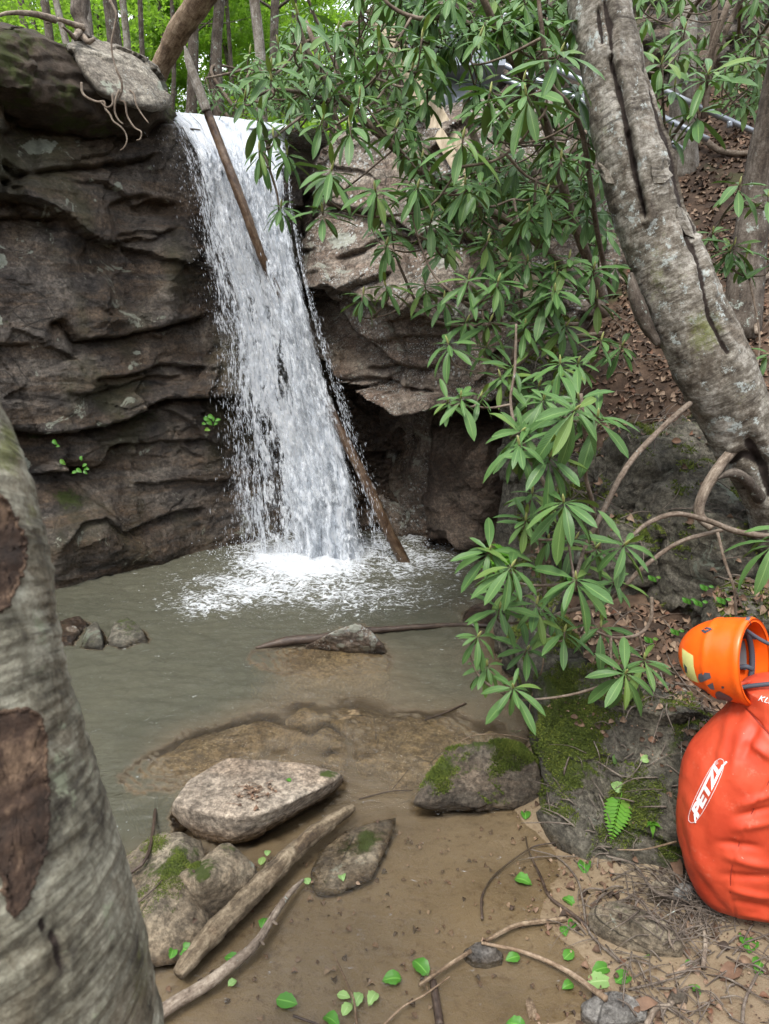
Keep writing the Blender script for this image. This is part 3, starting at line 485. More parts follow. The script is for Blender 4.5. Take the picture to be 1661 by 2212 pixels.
wv1 = m.noise(9, 5, .65, v=m.map(P, (1, 2.4, 1), (0, 0, .35)), dist=.6); wv2 = m.noise(55, 3, .6, sc=(1, 2.2, 1), dist=.5); wv3 = m.noise(3.5, 3, .5, v=m.map(P, (1, 2.2, 1), (0, 0, .3)), dist=.8)
bb0 = m.n('Bump'); m.put(bb0.inputs['Height'], wv3); bb0.inputs['Distance'].default_value = .16; m.put(bb0.inputs['Strength'], m.math('ADD', .08, m.math('MULTIPLY', cm, .9))); b = bb0.outputs[0]
bb1 = m.n('Bump'); m.put(bb1.inputs['Height'], wv1); bb1.inputs['Distance'].default_value = .14; m.put(bb1.inputs['Strength'], m.math('ADD', .16, m.math('MULTIPLY', cm, .7))); m.put(bb1.inputs['Normal'], b)
bb2 = m.n('Bump'); m.put(bb2.inputs['Height'], wv2); bb2.inputs['Distance'].default_value = .014; m.put(bb2.inputs['Strength'], m.math('ADD', .15, m.math('MULTIPLY', cm, .8))); m.put(bb2.inputs['Normal'], bb1.outputs[0])
fn = m.math('MULTIPLY', m.math('SUBTRACT', m.noise(7, 5, .62, sc=(1, 1.7, 1), dist=2.6), .5), 1.9)
cell = m.vor(22, feat='DISTANCE_TO_EDGE', v=m.map(m.noise(6, 3, .5, out=1), (.6, .6, .6)) if False else m.map(P, (1, 1.8, 1)))
fm = m.sstep(m.math('ADD', m.math('ADD', fo, fn), m.math('MULTIPLY', m.sstep(cell, .14, .0), .2)), .40, .84)
bub = m.math('MULTIPLY', m.sstep(m.vor(13), .07, .05), m.sstep(m.noise(1.3, 3), .56, .62)); glint_flk = m.math('MULTIPLY', m.sstep(m.noise(1, 5, .7, v=m.map(P, (9, 34, 1), (0, 0, .3)), dist=.5), .66, .74, 0, .5), m.math('MULTIPLY', m.attr('turb'), m.sstep(m.noise(1.6, 3), .45, .6))); fm = m.math('MAXIMUM', m.math('MAXIMUM', fm, glint_flk), m.math('MULTIPLY', bub, .5))  # bubbles, plus pale streaks painted in as sky glints, merged into the foam mask
dif = m.n('BsdfDiffuse'); m.put(dif.inputs[0], mc); tr = m.n('BsdfTransparent'); tr.inputs[0].default_value = (.9, .88, .82, 1)
mx1 = m.n('MixShader'); m.put(mx1.inputs[0], murk); t.links.new(tr.outputs[0], mx1.inputs[1]); t.links.new(dif.outputs[0], mx1.inputs[2])
gl = m.n('BsdfGlossy'); gl.inputs['Roughness'].default_value = .06; m.put(gl.inputs['Normal'], bb2.outputs[0]); fr = m.n('Fresnel'); fr.inputs[0].default_value = 1.36; m.put(fr.inputs['Normal'], bb2.outputs[0])
mx2 = m.n('MixShader'); t.links.new(fr.outputs[0], mx2.inputs[0]); t.links.new(mx1.outputs[0], mx2.inputs[1]); t.links.new(gl.outputs[0], mx2.inputs[2])
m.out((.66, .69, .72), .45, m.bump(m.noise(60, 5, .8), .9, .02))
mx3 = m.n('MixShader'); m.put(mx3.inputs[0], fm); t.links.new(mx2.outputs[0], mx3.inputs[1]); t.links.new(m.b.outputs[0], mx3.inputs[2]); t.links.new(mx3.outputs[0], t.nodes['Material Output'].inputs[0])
M['water'] = m.m
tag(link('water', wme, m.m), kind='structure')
# stream above the crest
sx, sy = np.meshgrid(np.linspace(-2.1, -.5, 50), np.linspace(6.35, 16, 120), indexing='ij'); sz = 3.55 + .05 * (sy - 6.3) + .03 * fbm(np.stack([sx, sy, sy * 0], -1), 3, 3)
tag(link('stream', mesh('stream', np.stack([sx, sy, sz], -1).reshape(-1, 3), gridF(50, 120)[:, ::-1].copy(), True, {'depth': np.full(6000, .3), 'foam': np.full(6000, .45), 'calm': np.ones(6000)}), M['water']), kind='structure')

# ---------------- waterfall ----------------
LE = np.array([(338,236),(380,268),(412,330),(430,400),(446,480),(470,560),(496,650),(512,740),(518,860),(530,960),(542,1080),(552,1215)], float)
RE = np.array([(612,262),(618,340),(626,450),(645,560),(668,660),(698,770),(732,880),(762,990),(790,1090),(806,1200)], float)
def fallpos(a, q, off=0.0):   # a across 0..1, q down 0..1
    a = np.asarray(a, float); q = np.asarray(q, float)
    v = 238 + 30 * a * (1 - q) + (1215 - 238 - 30 * a * (1 - q)) * q
    ul = np.interp(v, LE[:, 1], LE[:, 0]); ur = np.interp(v, RE[:, 1], RE[:, 0]); u = ul + (ur - ul) * a
    yt = 6.12 + .3 * a; y = yt - (.10 + .28 * a) * sm(q, 0, .15) * .5 - (.06 + .3 * a) * q + .02
    y = y + .35 * np.exp(-q * 26) - .09 * np.sin(np.pi * np.clip(a, 0, 1)) - off
    d0 = (u - CU) / FP; bb = (CV - v) / FP; dy = CT + bb * ST; dz = -ST + bb * CT; t = y / dy
    return np.stack([d0 * t, y, CAMH + dz * t], -1)
def water_mat(name, dens, seed):
    m = NM(name, .35); uv = m.n('UVMap').outputs[0]
    v = m.map(uv, (1, 1, 1)); v = v.node; v.inputs['Location'].default_value = (seed * 3.7, seed * 1.3, 0); v = v.outputs[0]
    n1 = m.noise(1, 5, .7, v=v, sc=(20, 6.5, 1), dist=.9); n2 = m.noise(1, 5, .75, v=v, sc=(62, 19, 1), dist=.6); n3 = m.noise(1, 4, .6, v=v, sc=(5, 1.3, 1), dist=.8)
    s = m.math('ADD', m.math('ADD', m.math('MULTIPLY', n1, .42), m.math('MULTIPLY', n2, .34)), m.math('MULTIPLY', n3, .44))
    al = m.sstep(m.math('ADD', s, m.attr('thick')), .555 - dens, .67 - dens)
    col = m.ramp(m.math('ADD', m.math('MULTIPLY', n1, .5), m.math('MULTIPLY', n2, .5)), [(.38, (.38, .42, .48)), (.5, (.68, .72, .77)), (.58, (.86, .88, .9))])
    m.out(col, .3, m.bump(m.math('ADD', n1, n2), .8, .03)); tl = m.n('BsdfTranslucent'); tl.inputs[0].default_value = (.8, .85, .9, 1)
    a = m.n('MixShader'); a.inputs[0].default_value = .25; m.t.links.new(m.b.outputs[0], a.inputs[1]); m.t.links.new(tl.outputs[0], a.inputs[2])
    tr = m.n('BsdfTransparent'); c = m.n('MixShader'); m.put(c.inputs[0], al); m.t.links.new(tr.outputs[0], c.inputs[1]); m.t.links.new(a.outputs[0], c.inputs[2]); m.t.links.new(c.outputs[0], m.t.nodes['Material Output'].inputs[0]); return m.m
wf = empty('waterfall', None, None, PZ(650, 1190)); wf['kind'] = 'structure'; wb = np.array(wf.location)
def sheet(off, dens, seed, a0=0., a1=1., thick=None, rough=.05):
    na, nq = 110, 420; a, q = np.meshgrid(np.linspace(a0, a1, na), np.linspace(0, 1, nq) ** 1.15, indexing='ij'); X = fallpos(a, q, off)
    st = np.stack([a * 1.0 * 9, q * 4 * 1.1, a * 0 + seed], -1); X[..., 1] -= rough * fbm(st, 1, 4, seed=seed) * (.3 + q) + .4 * rough * fbm(st, 4, 3, seed=seed) ; X[..., 0] += .02 * fbm(st, 2, 3, seed=seed + 5)
    e = np.minimum(a - a0, a1 - a) / (a1 - a0); th = -.42 * (1 - sm(e, -.02, .16)) + (thick(a, q) if thick else 0)
    uv = np.stack([a * 1.0, q * 3.8], -1).reshape(-1, 2)
    o = link('water_sheet', mesh('water_sheet', X.reshape(-1, 3) - wb, gridF(na, nq), True, {'thick': th.ravel()}, uv), water_mat('falling_water', dens, seed), wf); return o
gap = lambda a, q: -.16 * np.exp(-(((a - .44 - .08 * q) / .07) ** 2)) * sm(q, .25, .36) * sm(-q, -.85, -.55)
top = lambda q: .16 * sm(-q, -.14, -.03)
sheet(.00, .07, 1, -.02, 1.02, thick=lambda a, q: .10 * sm(a, .15, .5) - .10 * sm(q, .45, 1) + top(q) + gap(a, q))
sheet(.07, .02, 2, -.06, 1.05, thick=lambda a, q: -.05 + .13 * sm(a, .25, .6) - .07 * q + gap(a, q) + top(q), rough=.09)
sheet(.14, -.03, 3, -.10, 1.08, thick=lambda a, q: -.03 + .09 * sm(a, .25, .5) - .04 * q + gap(a, q) - .1 * sm(-q, -.12, -.02), rough=.12)
# thin veil trickling over the cliff face left of the main fall
VL = np.array([(350,262),(385,330),(402,420),(418,520),(436,640),(450,760),(455,860),(470,960),(480,1080),(485,1205)], float)
na, nq = 60, 320; a, q = np.meshgrid(np.linspace(0, 1, na), np.linspace(0, 1, nq), indexing='ij'); v = 262 + q * 945; ul = np.interp(v, VL[:, 1], VL[:, 0]); ur = np.interp(v, LE[:, 1], LE[:, 0]) + 25; u = ul + (ur - ul) * a
X = np.empty(u.shape + (3,)); d0 = (u - CU) / FP; bb_ = (CV - v) / FP; dy = CT + bb_ * ST; dz = -ST + bb_ * CT; y = 5.98 - .12 * q + .1 * a; tt = y / dy; X[..., 0] = d0 * tt; X[..., 1] = y; X[..., 2] = CAMH + dz * tt
link('water_veil', mesh('water_veil', X.reshape(-1, 3) - wb, gridF(na, nq), True, {'thick': (-.10 + .12 * a - .04 * q - .2 * (1 - sm(a, 0, .35))).ravel()}, np.stack([a * .45, q * 3.6], -1).reshape(-1, 2)), water_mat('thin_falling_water', .02, 5), wf)
# droplets and short streaks
rs = np.random.RandomState(5); nd = 5500
q = rs.uniform(.02, 1, nd) ** .8; edge = rs.rand(nd); a = np.where(edge < .3, rs.normal(0, .10, nd) * (.4 + q), np.where(edge < .62, 1 + np.abs(rs.normal(0, .07, nd)) * (.1 + q), rs.uniform(-.02, 1.02, nd)))
k = rs.rand(nd) < .16; a = np.where(k, -np.abs(rs.normal(0, .22, nd)) * (.5 + .3 * (1 - q)), a)
C = fallpos(a, q, .10 + rs.uniform(-.1, .16, nd) * (.3 + q)); C2 = fallpos(a, np.minimum(q + .01, 1.02), 0) - fallpos(a, q, 0)
dr = C2 / (np.linalg.norm(C2, axis=1)[:, None] + 1e-9); ln = (.006 + .03 * rs.rand(nd) ** 2) * (.4 + q); w = .0007 + .0014 * rs.rand(nd) ** 2
# splash at the base
ns_ = 1800; su = rs.normal(670, 90, ns_); sb = np.array([PZ(x, 1195 + rs.normal(0, 18)) for x in su]); sb[:, 2] = np.abs(rs.normal(0, .10, ns_)) ; C = np.r_[C, sb]; dd = rs.normal(0, 1, (ns_, 3)); dr = np.r_[dr, dd / np.linalg.norm(dd, axis=1)[:, None]]; ln = np.r_[ln, .004 + .005 * rs.rand(ns_)]; w = np.r_[w, .0018 + .003 * rs.rand(ns_)]
s1 = np.cross(dr, (0, 1, .01)); s1 /= np.linalg.norm(s1, axis=1)[:, None] + 1e-9; s2 = np.cross(dr, s1)
V = np.stack([C - dr * ln[:, None], C + s1 * w[:, None], C + s2 * w[:, None], C - s1 * w[:, None], C - s2 * w[:, None], C + dr * ln[:, None]], 1).reshape(-1, 3)
F = (np.array([(0,1,2),(0,2,3),(0,3,4),(0,4,1),(5,2,1),(5,3,2),(5,4,3),(5,1,4)])[None] + np.arange(len(C))[:, None, None] * 6).reshape(-1, 3)
m = NM('water_drops', .15); m.out((.7, .74, .8)); M['drops'] = m.m
tag(link('water_drops', mesh('water_drops', V - wb, F), m.m, wf), kind='stuff')
# ---------------- wood: bark materials ----------------
def mat_bark(name, c, sc=1.0, horiz=False, moss=.2, lichen=.3, rough=.9, bmp=1.0, liccol=(.3, .34, .3)):
    m = NM(name, rough); uv = m.n('UVMap').outputs[0]; P = m.pos
    s1 = (10 * sc, 45 * sc, 1) if horiz else (60 * sc, 9 * sc, 1); n1 = m.noise(1, 7, .75, v=uv, sc=s1, dist=1.4 if horiz else .6); n2 = m.noise(9, 8, .75); n3 = m.noise(1.0, 6, .7, v=uv, sc=(7, 5, 1), dist=.8); n4 = m.noise(70, 5, .8)
    col = m.ramp(m.math('ADD', m.math('MULTIPLY', n1, .3 if horiz else .5), m.math('MULTIPLY', n2, .7 if horiz else .5)), [(.38, c[0]), (.48, c[1]), (.58, c[2])])
    col = m.mix(m.sstep(n3, .46, .62, 0, .7), col, m.mix(1.0, col, (.42, .34, .27), 'MULTIPLY'))
    col = m.mix(m.sstep(n4, .4, .62, 0, .55), col, m.mix(1.0, col, (.35, .3, .25), 'MULTIPLY'))
    lm = m.sstep(m.noise(11, 8, .8), .62 - .1 * lichen, .66 - .1 * lichen, 0, .85); col = m.mix(lm, col, liccol)
    mm = m.sstep(m.math('ADD', m.math('ADD', m.math('MULTIPLY', m.noise(4.5, 7, .7), .6), m.math('MULTIPLY', m.noise(40, 5, .8), .4)), m.math('MULTIPLY', m.attr('moss'), .35)), .66 - .12 * moss, .80 - .12 * moss, 0, .8); col = m.mix(mm, col, m.mix(m.noise(60, 3), (.05, .06, .01), (.15, .16, .035)))
    b = m.bump(n1, .8 * bmp, .008); b = m.bump(n2, .7 * bmp, .012, b); b = m.bump(n4, .8 * bmp, .005, b)
    if horiz:
        wv_ = m.noise(1, 4, .7, v=uv, sc=(9 * sc, 70 * sc, 1), dist=.7); l = m.math('MULTIPLY', m.sstep(wv_, .54, .62), m.sstep(m.noise(5, 5, .7), .4, .6, .15, 1)); b = m.bump(l, -.8, .004, b); col = m.mix(m.math('MULTIPLY', l, .65), col, (.02, .014, .01))
    col = m.mix(m.sstep(m.math('ADD', m.attr('crack'), m.math('MULTIPLY', m.math('SUBTRACT', n4, .5), .6)), .35, .7), col, (.022, .014, .01))
    return m.out(col, rough, b)
M['birch'] = mat_bark('grey_flaky_bark', [(.05, .038, .028), (.165, .148, .118), (.39, .37, .325)], 1.0, True, moss=.75, lichen=.55, liccol=(.38, .42, .4))
M['fore'] = mat_bark('olive_grey_bark', [(.045, .038, .028), (.2, .19, .14), (.38, .37, .29)], .8, True, moss=.15, lichen=.4, liccol=(.26, .28, .19))
M['bark'] = mat_bark('forest_bark', [(.035, .026, .02), (.09, .072, .056), (.17, .145, .12)], .7, moss=.2, lichen=.4)
M['palebark'] = mat_bark('pale_bark', [(.1, .085, .065), (.2, .18, .15), (.33, .31, .28)], .7, moss=.1, lichen=.5)
M['brownlog'] = mat_bark('peeled_brown_log', [(.06, .038, .022), (.19, .13, .08), (.36, .28, .19)], .6, moss=-.3, lichen=-.3)
M['wetlog'] = mat_bark('wet_brown_log', [(.03, .018, .011), (.09, .055, .033), (.18, .125, .08)], .7, moss=-.5, lichen=-.5, rough=.3, bmp=.6)
M['drift'] = mat_bark('weathered_driftwood', [(.03, .022, .015), (.14, .105, .065), (.31, .25, .17)], .5, moss=-.5, lichen=-.4, rough=.8)
M['stick'] = mat_bark('pale_stick', [(.12, .08, .05), (.24, .17, .11), (.36, .28, .2)], 1, moss=-.5, lichen=-.4, bmp=.5)
M['twig'] = mat_bark('grey_twig', [(.06, .045, .035), (.13, .105, .085), (.22, .19, .155)], 2, moss=-.5, lichen=0, bmp=.4)
M['darktwig'] = mat_bark('dark_wet_twig', [(.02, .013, .01), (.05, .033, .024), (.1, .07, .05)], 2, moss=-.5, lichen=-.3, rough=.5, bmp=.4)
M['rstem'] = mat_bark('rhododendron_bark', [(.07, .05, .035), (.15, .115, .085), (.24, .195, .155)], 1.5, moss=-.2, lichen=0, bmp=.4)
M['root'] = mat_bark('root_bark', [(.09, .068, .05), (.19, .15, .115), (.32, .27, .21)], 1.5, moss=-.4, lichen=-.2, bmp=.4)
def mwood(name, c0, c1, rough=.75):
    m = NM(name, rough); n = m.noise(1, 6, .65, sc=(30, 30, 4), dist=.3); return m.out(m.ramp(n, [(.35, c0), (.62, c1)]), rough, m.bump(n, .4, .004))
M['lumber'] = mwood('pale_lumber', (.22, .17, .11), (.42, .35, .25))
M['inner'] = mat_bark('bare_inner_wood', [(.014, .009, .006), (.055, .032, .02), (.24, .16, .10)], .10, moss=-.6, lichen=-.6)
def plain(name, c, r=.6, **k):
    m = NM(name, r)
    for a, b in k.items(): m.b.inputs[a.replace('_', ' ')].default_value = b
    n = m.noise(40, 4, .6); m.out(m.mix(m.sstep(n, .3, .7, 0, .35), c, tuple(x * .7 for x in c)), r); return m.m

# ---------------- soil bank on top of the left cliff ----------------
m = NM('rooty_soil'); so = m.ramp(m.noise(7, 8, .75), [(.3, (.018, .013, .008)), (.5, (.055, .04, .027)), (.64, (.12, .09, .065))])
so = m.mix(m.sstep(m.noise(2.6, 6, .7), .5, .6, 0, .85), so, m.mix(m.noise(40, 4), (.02, .03, .005), (.07, .085, .015)))
m.out(so, .95, m.bump(m.noise(30, 8, .8), 1.0, .03)); M['soil'] = m.m
me = wall([(-6.5, 2.2), (-4.2, 3.6), (-2.9, 4.75), (-2.4, 5.25), (-2.05, 5.75), (-1.9, 6.4)], [(-.5, 3.42), (-.1, 3.40), (.12, 3.44), (.2, 3.56), (.16, 3.7), (.02, 3.84), (-.25, 3.95), (-1.2, 4.05), (-2.5, 3.9)], 300, 160, [], 1.3, .03, 8, fac=((60, .14), (300, .12)), seed=23)
bank = tag(link('soil_bank', me, M['soil']), kind='structure')
def tube_obj(name, pts, rad, mat, seg=8, n=None, rough=.12, label=None, cat=None, parent=None, seed=1, group=None, base=None):
    V, F, uv = tubeVF(pts, rad, seg, n, rough, seed); b = np.array(base if base is not None else ((0, 0, 0) if parent is not None and False else V.mean(0)))
    if parent is not None: b = np.array(parent.location)
    o = link(name, mesh(name, V - b, F, True, None, uv), M[mat], parent)
    if parent is None: o.location = b
    return tag(o, label, cat, group)
def loft_bark(name, pts, rad, mat, seg, n, parent=None, rough=.05, seed=1, hollows=(), amp2=.02, mossl=(), ridge=.15):
    V, F, uv = tubeVF(pts, rad, seg, n, 0, cap=True); C = spline(np.c_[pts, rad], n); cen = np.repeat(C[:, :3], seg, 0); D = V - cen; L = np.linalg.norm(D, axis=1)[:, None]; D = D / L
    k = amp2 * fbm(V, 3, 4, seed=seed) + .3 * amp2 * fbm(V, 14, 3, seed=seed + 1) + ridge * amp2 * fbm(np.c_[uv * np.array((12, 75)), V[:, :1] * 0] + .5 * fbm(V, 6, 3)[:, None], 1, 3)
    u, v = proj(V); front = ((V - CAM) * D).sum(1) < 0
    crk = np.zeros(len(V))
    for h in hollows:   # polyline grooves traced on the bark: (pts, depth, width)
        p = np.array(h[0], float); dist = np.full(len(V), 1e9)
        for a_, b_ in zip(p[:-1], p[1:]):
            ab = b_ - a_; tt = np.clip(((u - a_[0]) * ab[0] + (v - a_[1]) * ab[1]) / (ab @ ab), 0, 1); dist = np.minimum(dist, np.hypot(u - a_[0] - ab[0] * tt, v - a_[1] - ab[1] * tt))
        dist = dist + 7 * fbm(V, 9, 4) + 2.5 * fbm(V, 25, 2); crk = np.maximum(crk, np.exp(-(dist / (h[2] * .9)) ** 2) * front); k = k - h[1] * np.exp(-(dist / h[2]) ** 2) * front + .4 * h[1] * np.exp(-((dist - 2.2 * h[2]) / h[2]) ** 2) * front * (u > np.interp(v, p[:, 1], p[:, 0]))
    V = V + D * k[:, None]; b = np.array(parent.location) if parent is not None else V.mean(0)
    o = link(name, mesh(name, V - b, F, True, {'moss': blob(u, v, mossl) if len(mossl) else np.zeros(len(u)), 'crack': crk}, uv), M[mat], parent)
    if parent is None: o.location = b
    return o
# big leaning tree on the right
lt = empty('leaning_tree', 'thick leaning tree trunk with flaking grey bark on the right bank', 'tree', (1.75, 3.35, .7))
LTp = [(1255, -420, 3.6), (1282, -100, 3.5), (1316, 120, 3.42), (1358, 300, 3.36), (1408, 480, 3.3), (1470, 640, 3.24), (1545, 800, 3.2), (1615, 950, 3.2), (1665, 1080, 3.2), (1700, 1200, 3.3)]
LTr = np.array([58, 63, 68, 72, 75, 77, 82, 72, 56, 58]) * 1.0
LTP = [PY(*a) for a in LTp]; LTR = [r * ((p - CAM)[1] * CT - (p - CAM)[2] * ST) / FP * .97 for r, p in zip(LTr, LTP)]
cr1 = [(1305, 0), (1318, 60), (1322, 120)]; cr2 = [(1318, 125), (1345, 230), (1362, 330), (1385, 430), (1390, 460)]; cr3 = [(1480, 480), (1510, 560), (1535, 680), (1575, 760)]
tr = loft_bark('trunk', LTP, LTR, 'birch', 130, 460, lt, hollows=[(cr1, .025, 8), (cr2, .035, 8), ([(1355, 290), (1368, 380), (1392, 470)], .02, 6), (cr3, .025, 7), ([(1290, 20), (1300, 90)], .015, 6), ([(1620, 960), (1650, 1010), (1665, 1070)], .04, 16), ([(1405, 150), (1425, 260), (1450, 330), (1470, 420), (1500, 500)], .022, 8), ([(1570, 1000), (1600, 985), (1640, 1000)], .03, 10)], amp2=.022, ridge=.22, mossl=[(1520, 720, 50, 70, .5), (1290, 300, 30, 90, .15), (1600, 840, 40, 40, .3), (1420, 560, 30, 120, .2)])
bvt = BVHTree.FromObject(tr, bpy.context.evaluated_depsgraph_get())
def on_obj(o, bvh, u, v, off=0.0):
    d = Vector(ray(u, v)).normalized(); loc = Vector((0, 0, CAMH)) - o.matrix_world.translation
    h = bvh.ray_cast(loc, d)
    if h[0] is None: return None, None
    n = h[1] if h[1].dot(d) < 0 else -h[1]
    return np.array(h[0] + o.matrix_world.translation) + np.array(n) * off, np.array(n)
bpy.context.view_layer.update()
def flake(poly, o, bvh, mat, parent, name='bark_flake', th=.008, lift=.012, seed=0):
    c = np.mean(poly, 0); pts = [on_obj(o, bvh, *p)[0] for p in poly]; cc, nn = on_obj(o, bvh, *c)
    if cc is None or any(p is None for p in pts): return
    k = len(pts); top = [p + nn * (lift * (1 + .8 * math.sin(i * 1.7 + seed))) for i, p in enumerate(pts)]; bot = [p + nn * (lift * (1 + .8 * math.sin(i * 1.7 + seed)) - th) for i, p in enumerate(pts)]; b = np.array(parent.location)
    V = np.array(top + bot + [cc + nn * lift * .9]) - b; F = [(i, (i + 1) % k, 2 * k) for i in range(k)] + [(i, i + k, (i + 1) % k + k, (i + 1) % k) for i in range(k)]
    return link(name, mesh(name, V, F, False, None, V[:, [0, 2]]), M[mat], parent)
if bvt:
    flake([(1402, 352), (1425, 345), (1448, 352), (1440, 368), (1448, 385), (1432, 398), (1412, 396), (1404, 378)], tr, bvt, 'birch', lt, seed=1)
    flake([(1566, 640), (1590, 690), (1622, 745), (1655, 800), (1655, 822), (1625, 820), (1598, 780), (1575, 730), (1560, 680)], tr, bvt, 'birch', lt, lift=.03, seed=4)
    flake([(1458, 440), (1475, 450), (1492, 485), (1495, 508), (1476, 500), (1460, 470)], tr, bvt, 'birch', lt, lift=.015, seed=2)
    flake([(1296, 350), (1312, 365), (1330, 395), (1318, 392), (1298, 372)], tr, bvt, 'birch', lt, lift=.012, seed=3)
    flake([(1365, 590), (1372, 640), (1392, 700), (1418, 745), (1402, 700), (1385, 640), (1372, 600)], tr, bvt, 'bark', lt, lift=.02, seed=5)
# loose dark strip of bark hanging away from the left side of the trunk, and the bracket below
tube_obj('bark_strip', [PY(1362, 590, 3.22), PY(1372, 640, 3.2), PY(1395, 700, 3.2), PY(1422, 745, 3.2)], [.012, .03, .03, .015], 'bark', 8, 24, .3, parent=lt)
tube_obj('root', [PY(1640, 960, 3.2), PY(1600, 960, 3.15), PY(1560, 1000, 3.1), PY(1522, 1060, 3.05), PY(1510, 1110, 3.05), PY(1540, 1140, 3.0)], [.03, .022, .024, .024, .022, .022], 'root', 10, 40, .15, parent=lt)
tube_obj('bark_bracket', [PY(1550, 1035, 3.0), PY(1580, 1022, 3.0), PY(1610, 1035, 3.02), PY(1640, 1075, 3.1)], [.004, .02, .024, .03], 'bark', 10, 24, .2, parent=lt)
# near trunk at the left edge
ft = empty('foreground_tree', 'blurred mossy trunk close to the camera at the left edge', 'tree', (-.62, .8, -.02))
FTP = [PD(-430, 500, .98), PD(-290, 900, .92), PD(-222, 1200, .88), PD(-165, 1600, .86), PD(-75, 2000, .88), PD(15, 2350, .95)]
FTR = [r * 1.0 / FP for r in (235, 262, 282, 282, 318, 335)]
ftr = loft_bark('trunk', FTP, [r * .93 for r in FTR], 'fore', 150, 620, ft, hollows=[([(75, 1980), (110, 2020), (125, 2090), (150, 2212)], .006, 7), ([(180, 1500), (205, 1560), (215, 1640)], .008, 6)], amp2=.012, ridge=.42, seed=4, mossl=[(80, 1100, 30, 160, .5), (300, 2080, 30, 120, .6), (20, 960, 40, 70, .7), (100, 1430, 90, 40, .2), (215, 1890, 40, 40, .3)])
bvf = BVHTree.FromObject(ftr, bpy.context.evaluated_depsgraph_get())
def scar(poly, name, lift=-.001, n=14):
    P2 = []; rr = random.Random(len(poly))
    for i_ in range(len(poly)):
        a_, b_ = np.array(poly[i_], float), np.array(poly[(i_ + 1) % len(poly)], float)
        for t_ in np.arange(0, 1, 1 / max(1, int(np.linalg.norm(b_ - a_) / 7))): P2.append(a_ + (b_ - a_) * t_ + np.array((rr.gauss(0, 2.6), rr.gauss(0, 2.2))))
    poly = P2
    # a bare patch of wood set into the bark with a raised bark lip around it
    c = np.mean(poly, 0); V = []; F = []; k = len(poly); b = np.array(ft.location)
    for i in range(n + 1):
        for p in poly:
            q = c + (np.array(p) - c) * (i / n); h, nn = on_obj(ftr, bvf, *q)
            if h is None: return
            V.append(h + nn * (.0025 - .0 * i) - b)
    for i in range(n):
        for j in range(k): F.append((i * k + j, i * k + (j + 1) % k, (i + 1) * k + (j + 1) % k, (i + 1) * k + j))
    V = np.array(V); link(name, mesh(name, V, F, True, None, V[:, [0, 2]]), M['inner'], ft)
    lip = [np.array(V[n * k + j]) + b for j in range(k)] + [np.array(V[n * k]) + b]
    tube_obj('bark_lip', lip, [.0024] * len(lip), 'inner', 7, len(lip) * 5, 1.2, parent=ft)
scar([(-20, 1545), (20, 1535), (60, 1533), (78, 1545), (92, 1580), (96, 1650), (100, 1760), (92, 1850), (75, 1880), (60, 1940), (35, 1975), (15, 1960), (8, 1900), (-20, 1850)], 'bare_patch')
scar([(-30, 1080), (5, 1075), (30, 1120), (50, 1170), (48, 1220), (30, 1270), (12, 1310), (-20, 1325)], 'bare_patch')

# ---------------- logs and poles ----------------
pole = empty('fallen_pole', 'long broken pole standing in the falls with its foot in the pool', 'log', PZ(865, 1205))
tube_obj('log', [PY(401, 105, 5.80), PY(425, 180, 5.82), PY(470, 300, 5.84), PY(520, 430, 5.83), PY(572, 570, 5.9), PY(640, 720, 6.06), PY(700, 855, 5.98), PY(745, 950, 5.88), PY(800, 1060, 5.82), PY(835, 1140, 5.8), PY(872, 1210, 5.82), PY(885, 1235, 5.84)], [.012, .03, .034, .036, .034, .034, .036, .04, .045, .048, .05, .05], 'wetlog', 16, 200, .16, parent=pole)
tube_obj('dry_top', [PY(399, 100, 5.79), PY(410, 140, 5.80), PY(432, 200, 5.81), PY(446, 240, 5.815)], [.008, .031, .036, .037], 'palebark', 14, 40, .18, parent=pole)
tube_obj('leaning_log', [PY(338, 165, 7.4), PY(360, 120, 7.3), PY(388, 65, 7.1), PY(420, 20, 6.9), PY(450, -25, 6.7), PY(490, -80, 6.6)], [.085, .09, .1, .1, .1, .1], 'brownlog', 20, 70, .12, 'thick brown log leaning up behind the grey slab above the falls', 'log', seed=3)
wl_ = empty('weathered_log', 'thick weathered split log lying from the sand into the shallows', 'log', PZ(560, 1900))
tube_obj('log', [PZ(385, 2105, .03), PZ(430, 2050, .045), PZ(500, 1975, .05), PZ(570, 1905, .055), PZ(640, 1835, .055), PZ(700, 1785, .05), PZ(735, 1762, .04), PZ(762, 1745, .03)], [.022, .032, .037, .037, .034, .03, .025, .016], 'drift', 18, 160, .34, parent=wl_, seed=6)
cl2 = empty('curved_branch', 'smooth curved fallen branch lying along the weathered log', 'log', PZ(480, 2080))
tube_obj('branch', [PZ(330, 2200, .02), PZ(380, 2165, .025), PZ(440, 2130, .03), PZ(500, 2085, .035), PZ(555, 2035, .035), PZ(600, 1965, .035), PZ(630, 1925, .03), PZ(655, 1900, .015)], [.021, .02, .02, .018, .015, .012, .010, .005], 'root', 12, 100, .15, parent=cl2)
for a, b in [((588, 1990, .04), (598, 1996, .06)), ((560, 2030, .04), (570, 2040, .06))]: tube_obj('broken_knot', [PZ(*a), PZ(*b)], [.006, .004], 'root', 6, 4, .1, parent=cl2)
tube_obj('sunken_branch', [PZ(552, 1400, -.005), PZ(620, 1385, .02), PZ(690, 1378, .03), PZ(760, 1365, .03), PZ(830, 1360, .02), PZ(920, 1353, .02), PZ(1000, 1350, .01), PZ(1060, 1352, .02)], [.01, .03, .028, .026, .022, .018, .016, .014], 'darktwig', 10, 80, .25, 'long wet dark branch lying across the pool behind the pointed rock', 'branch', seed=8)
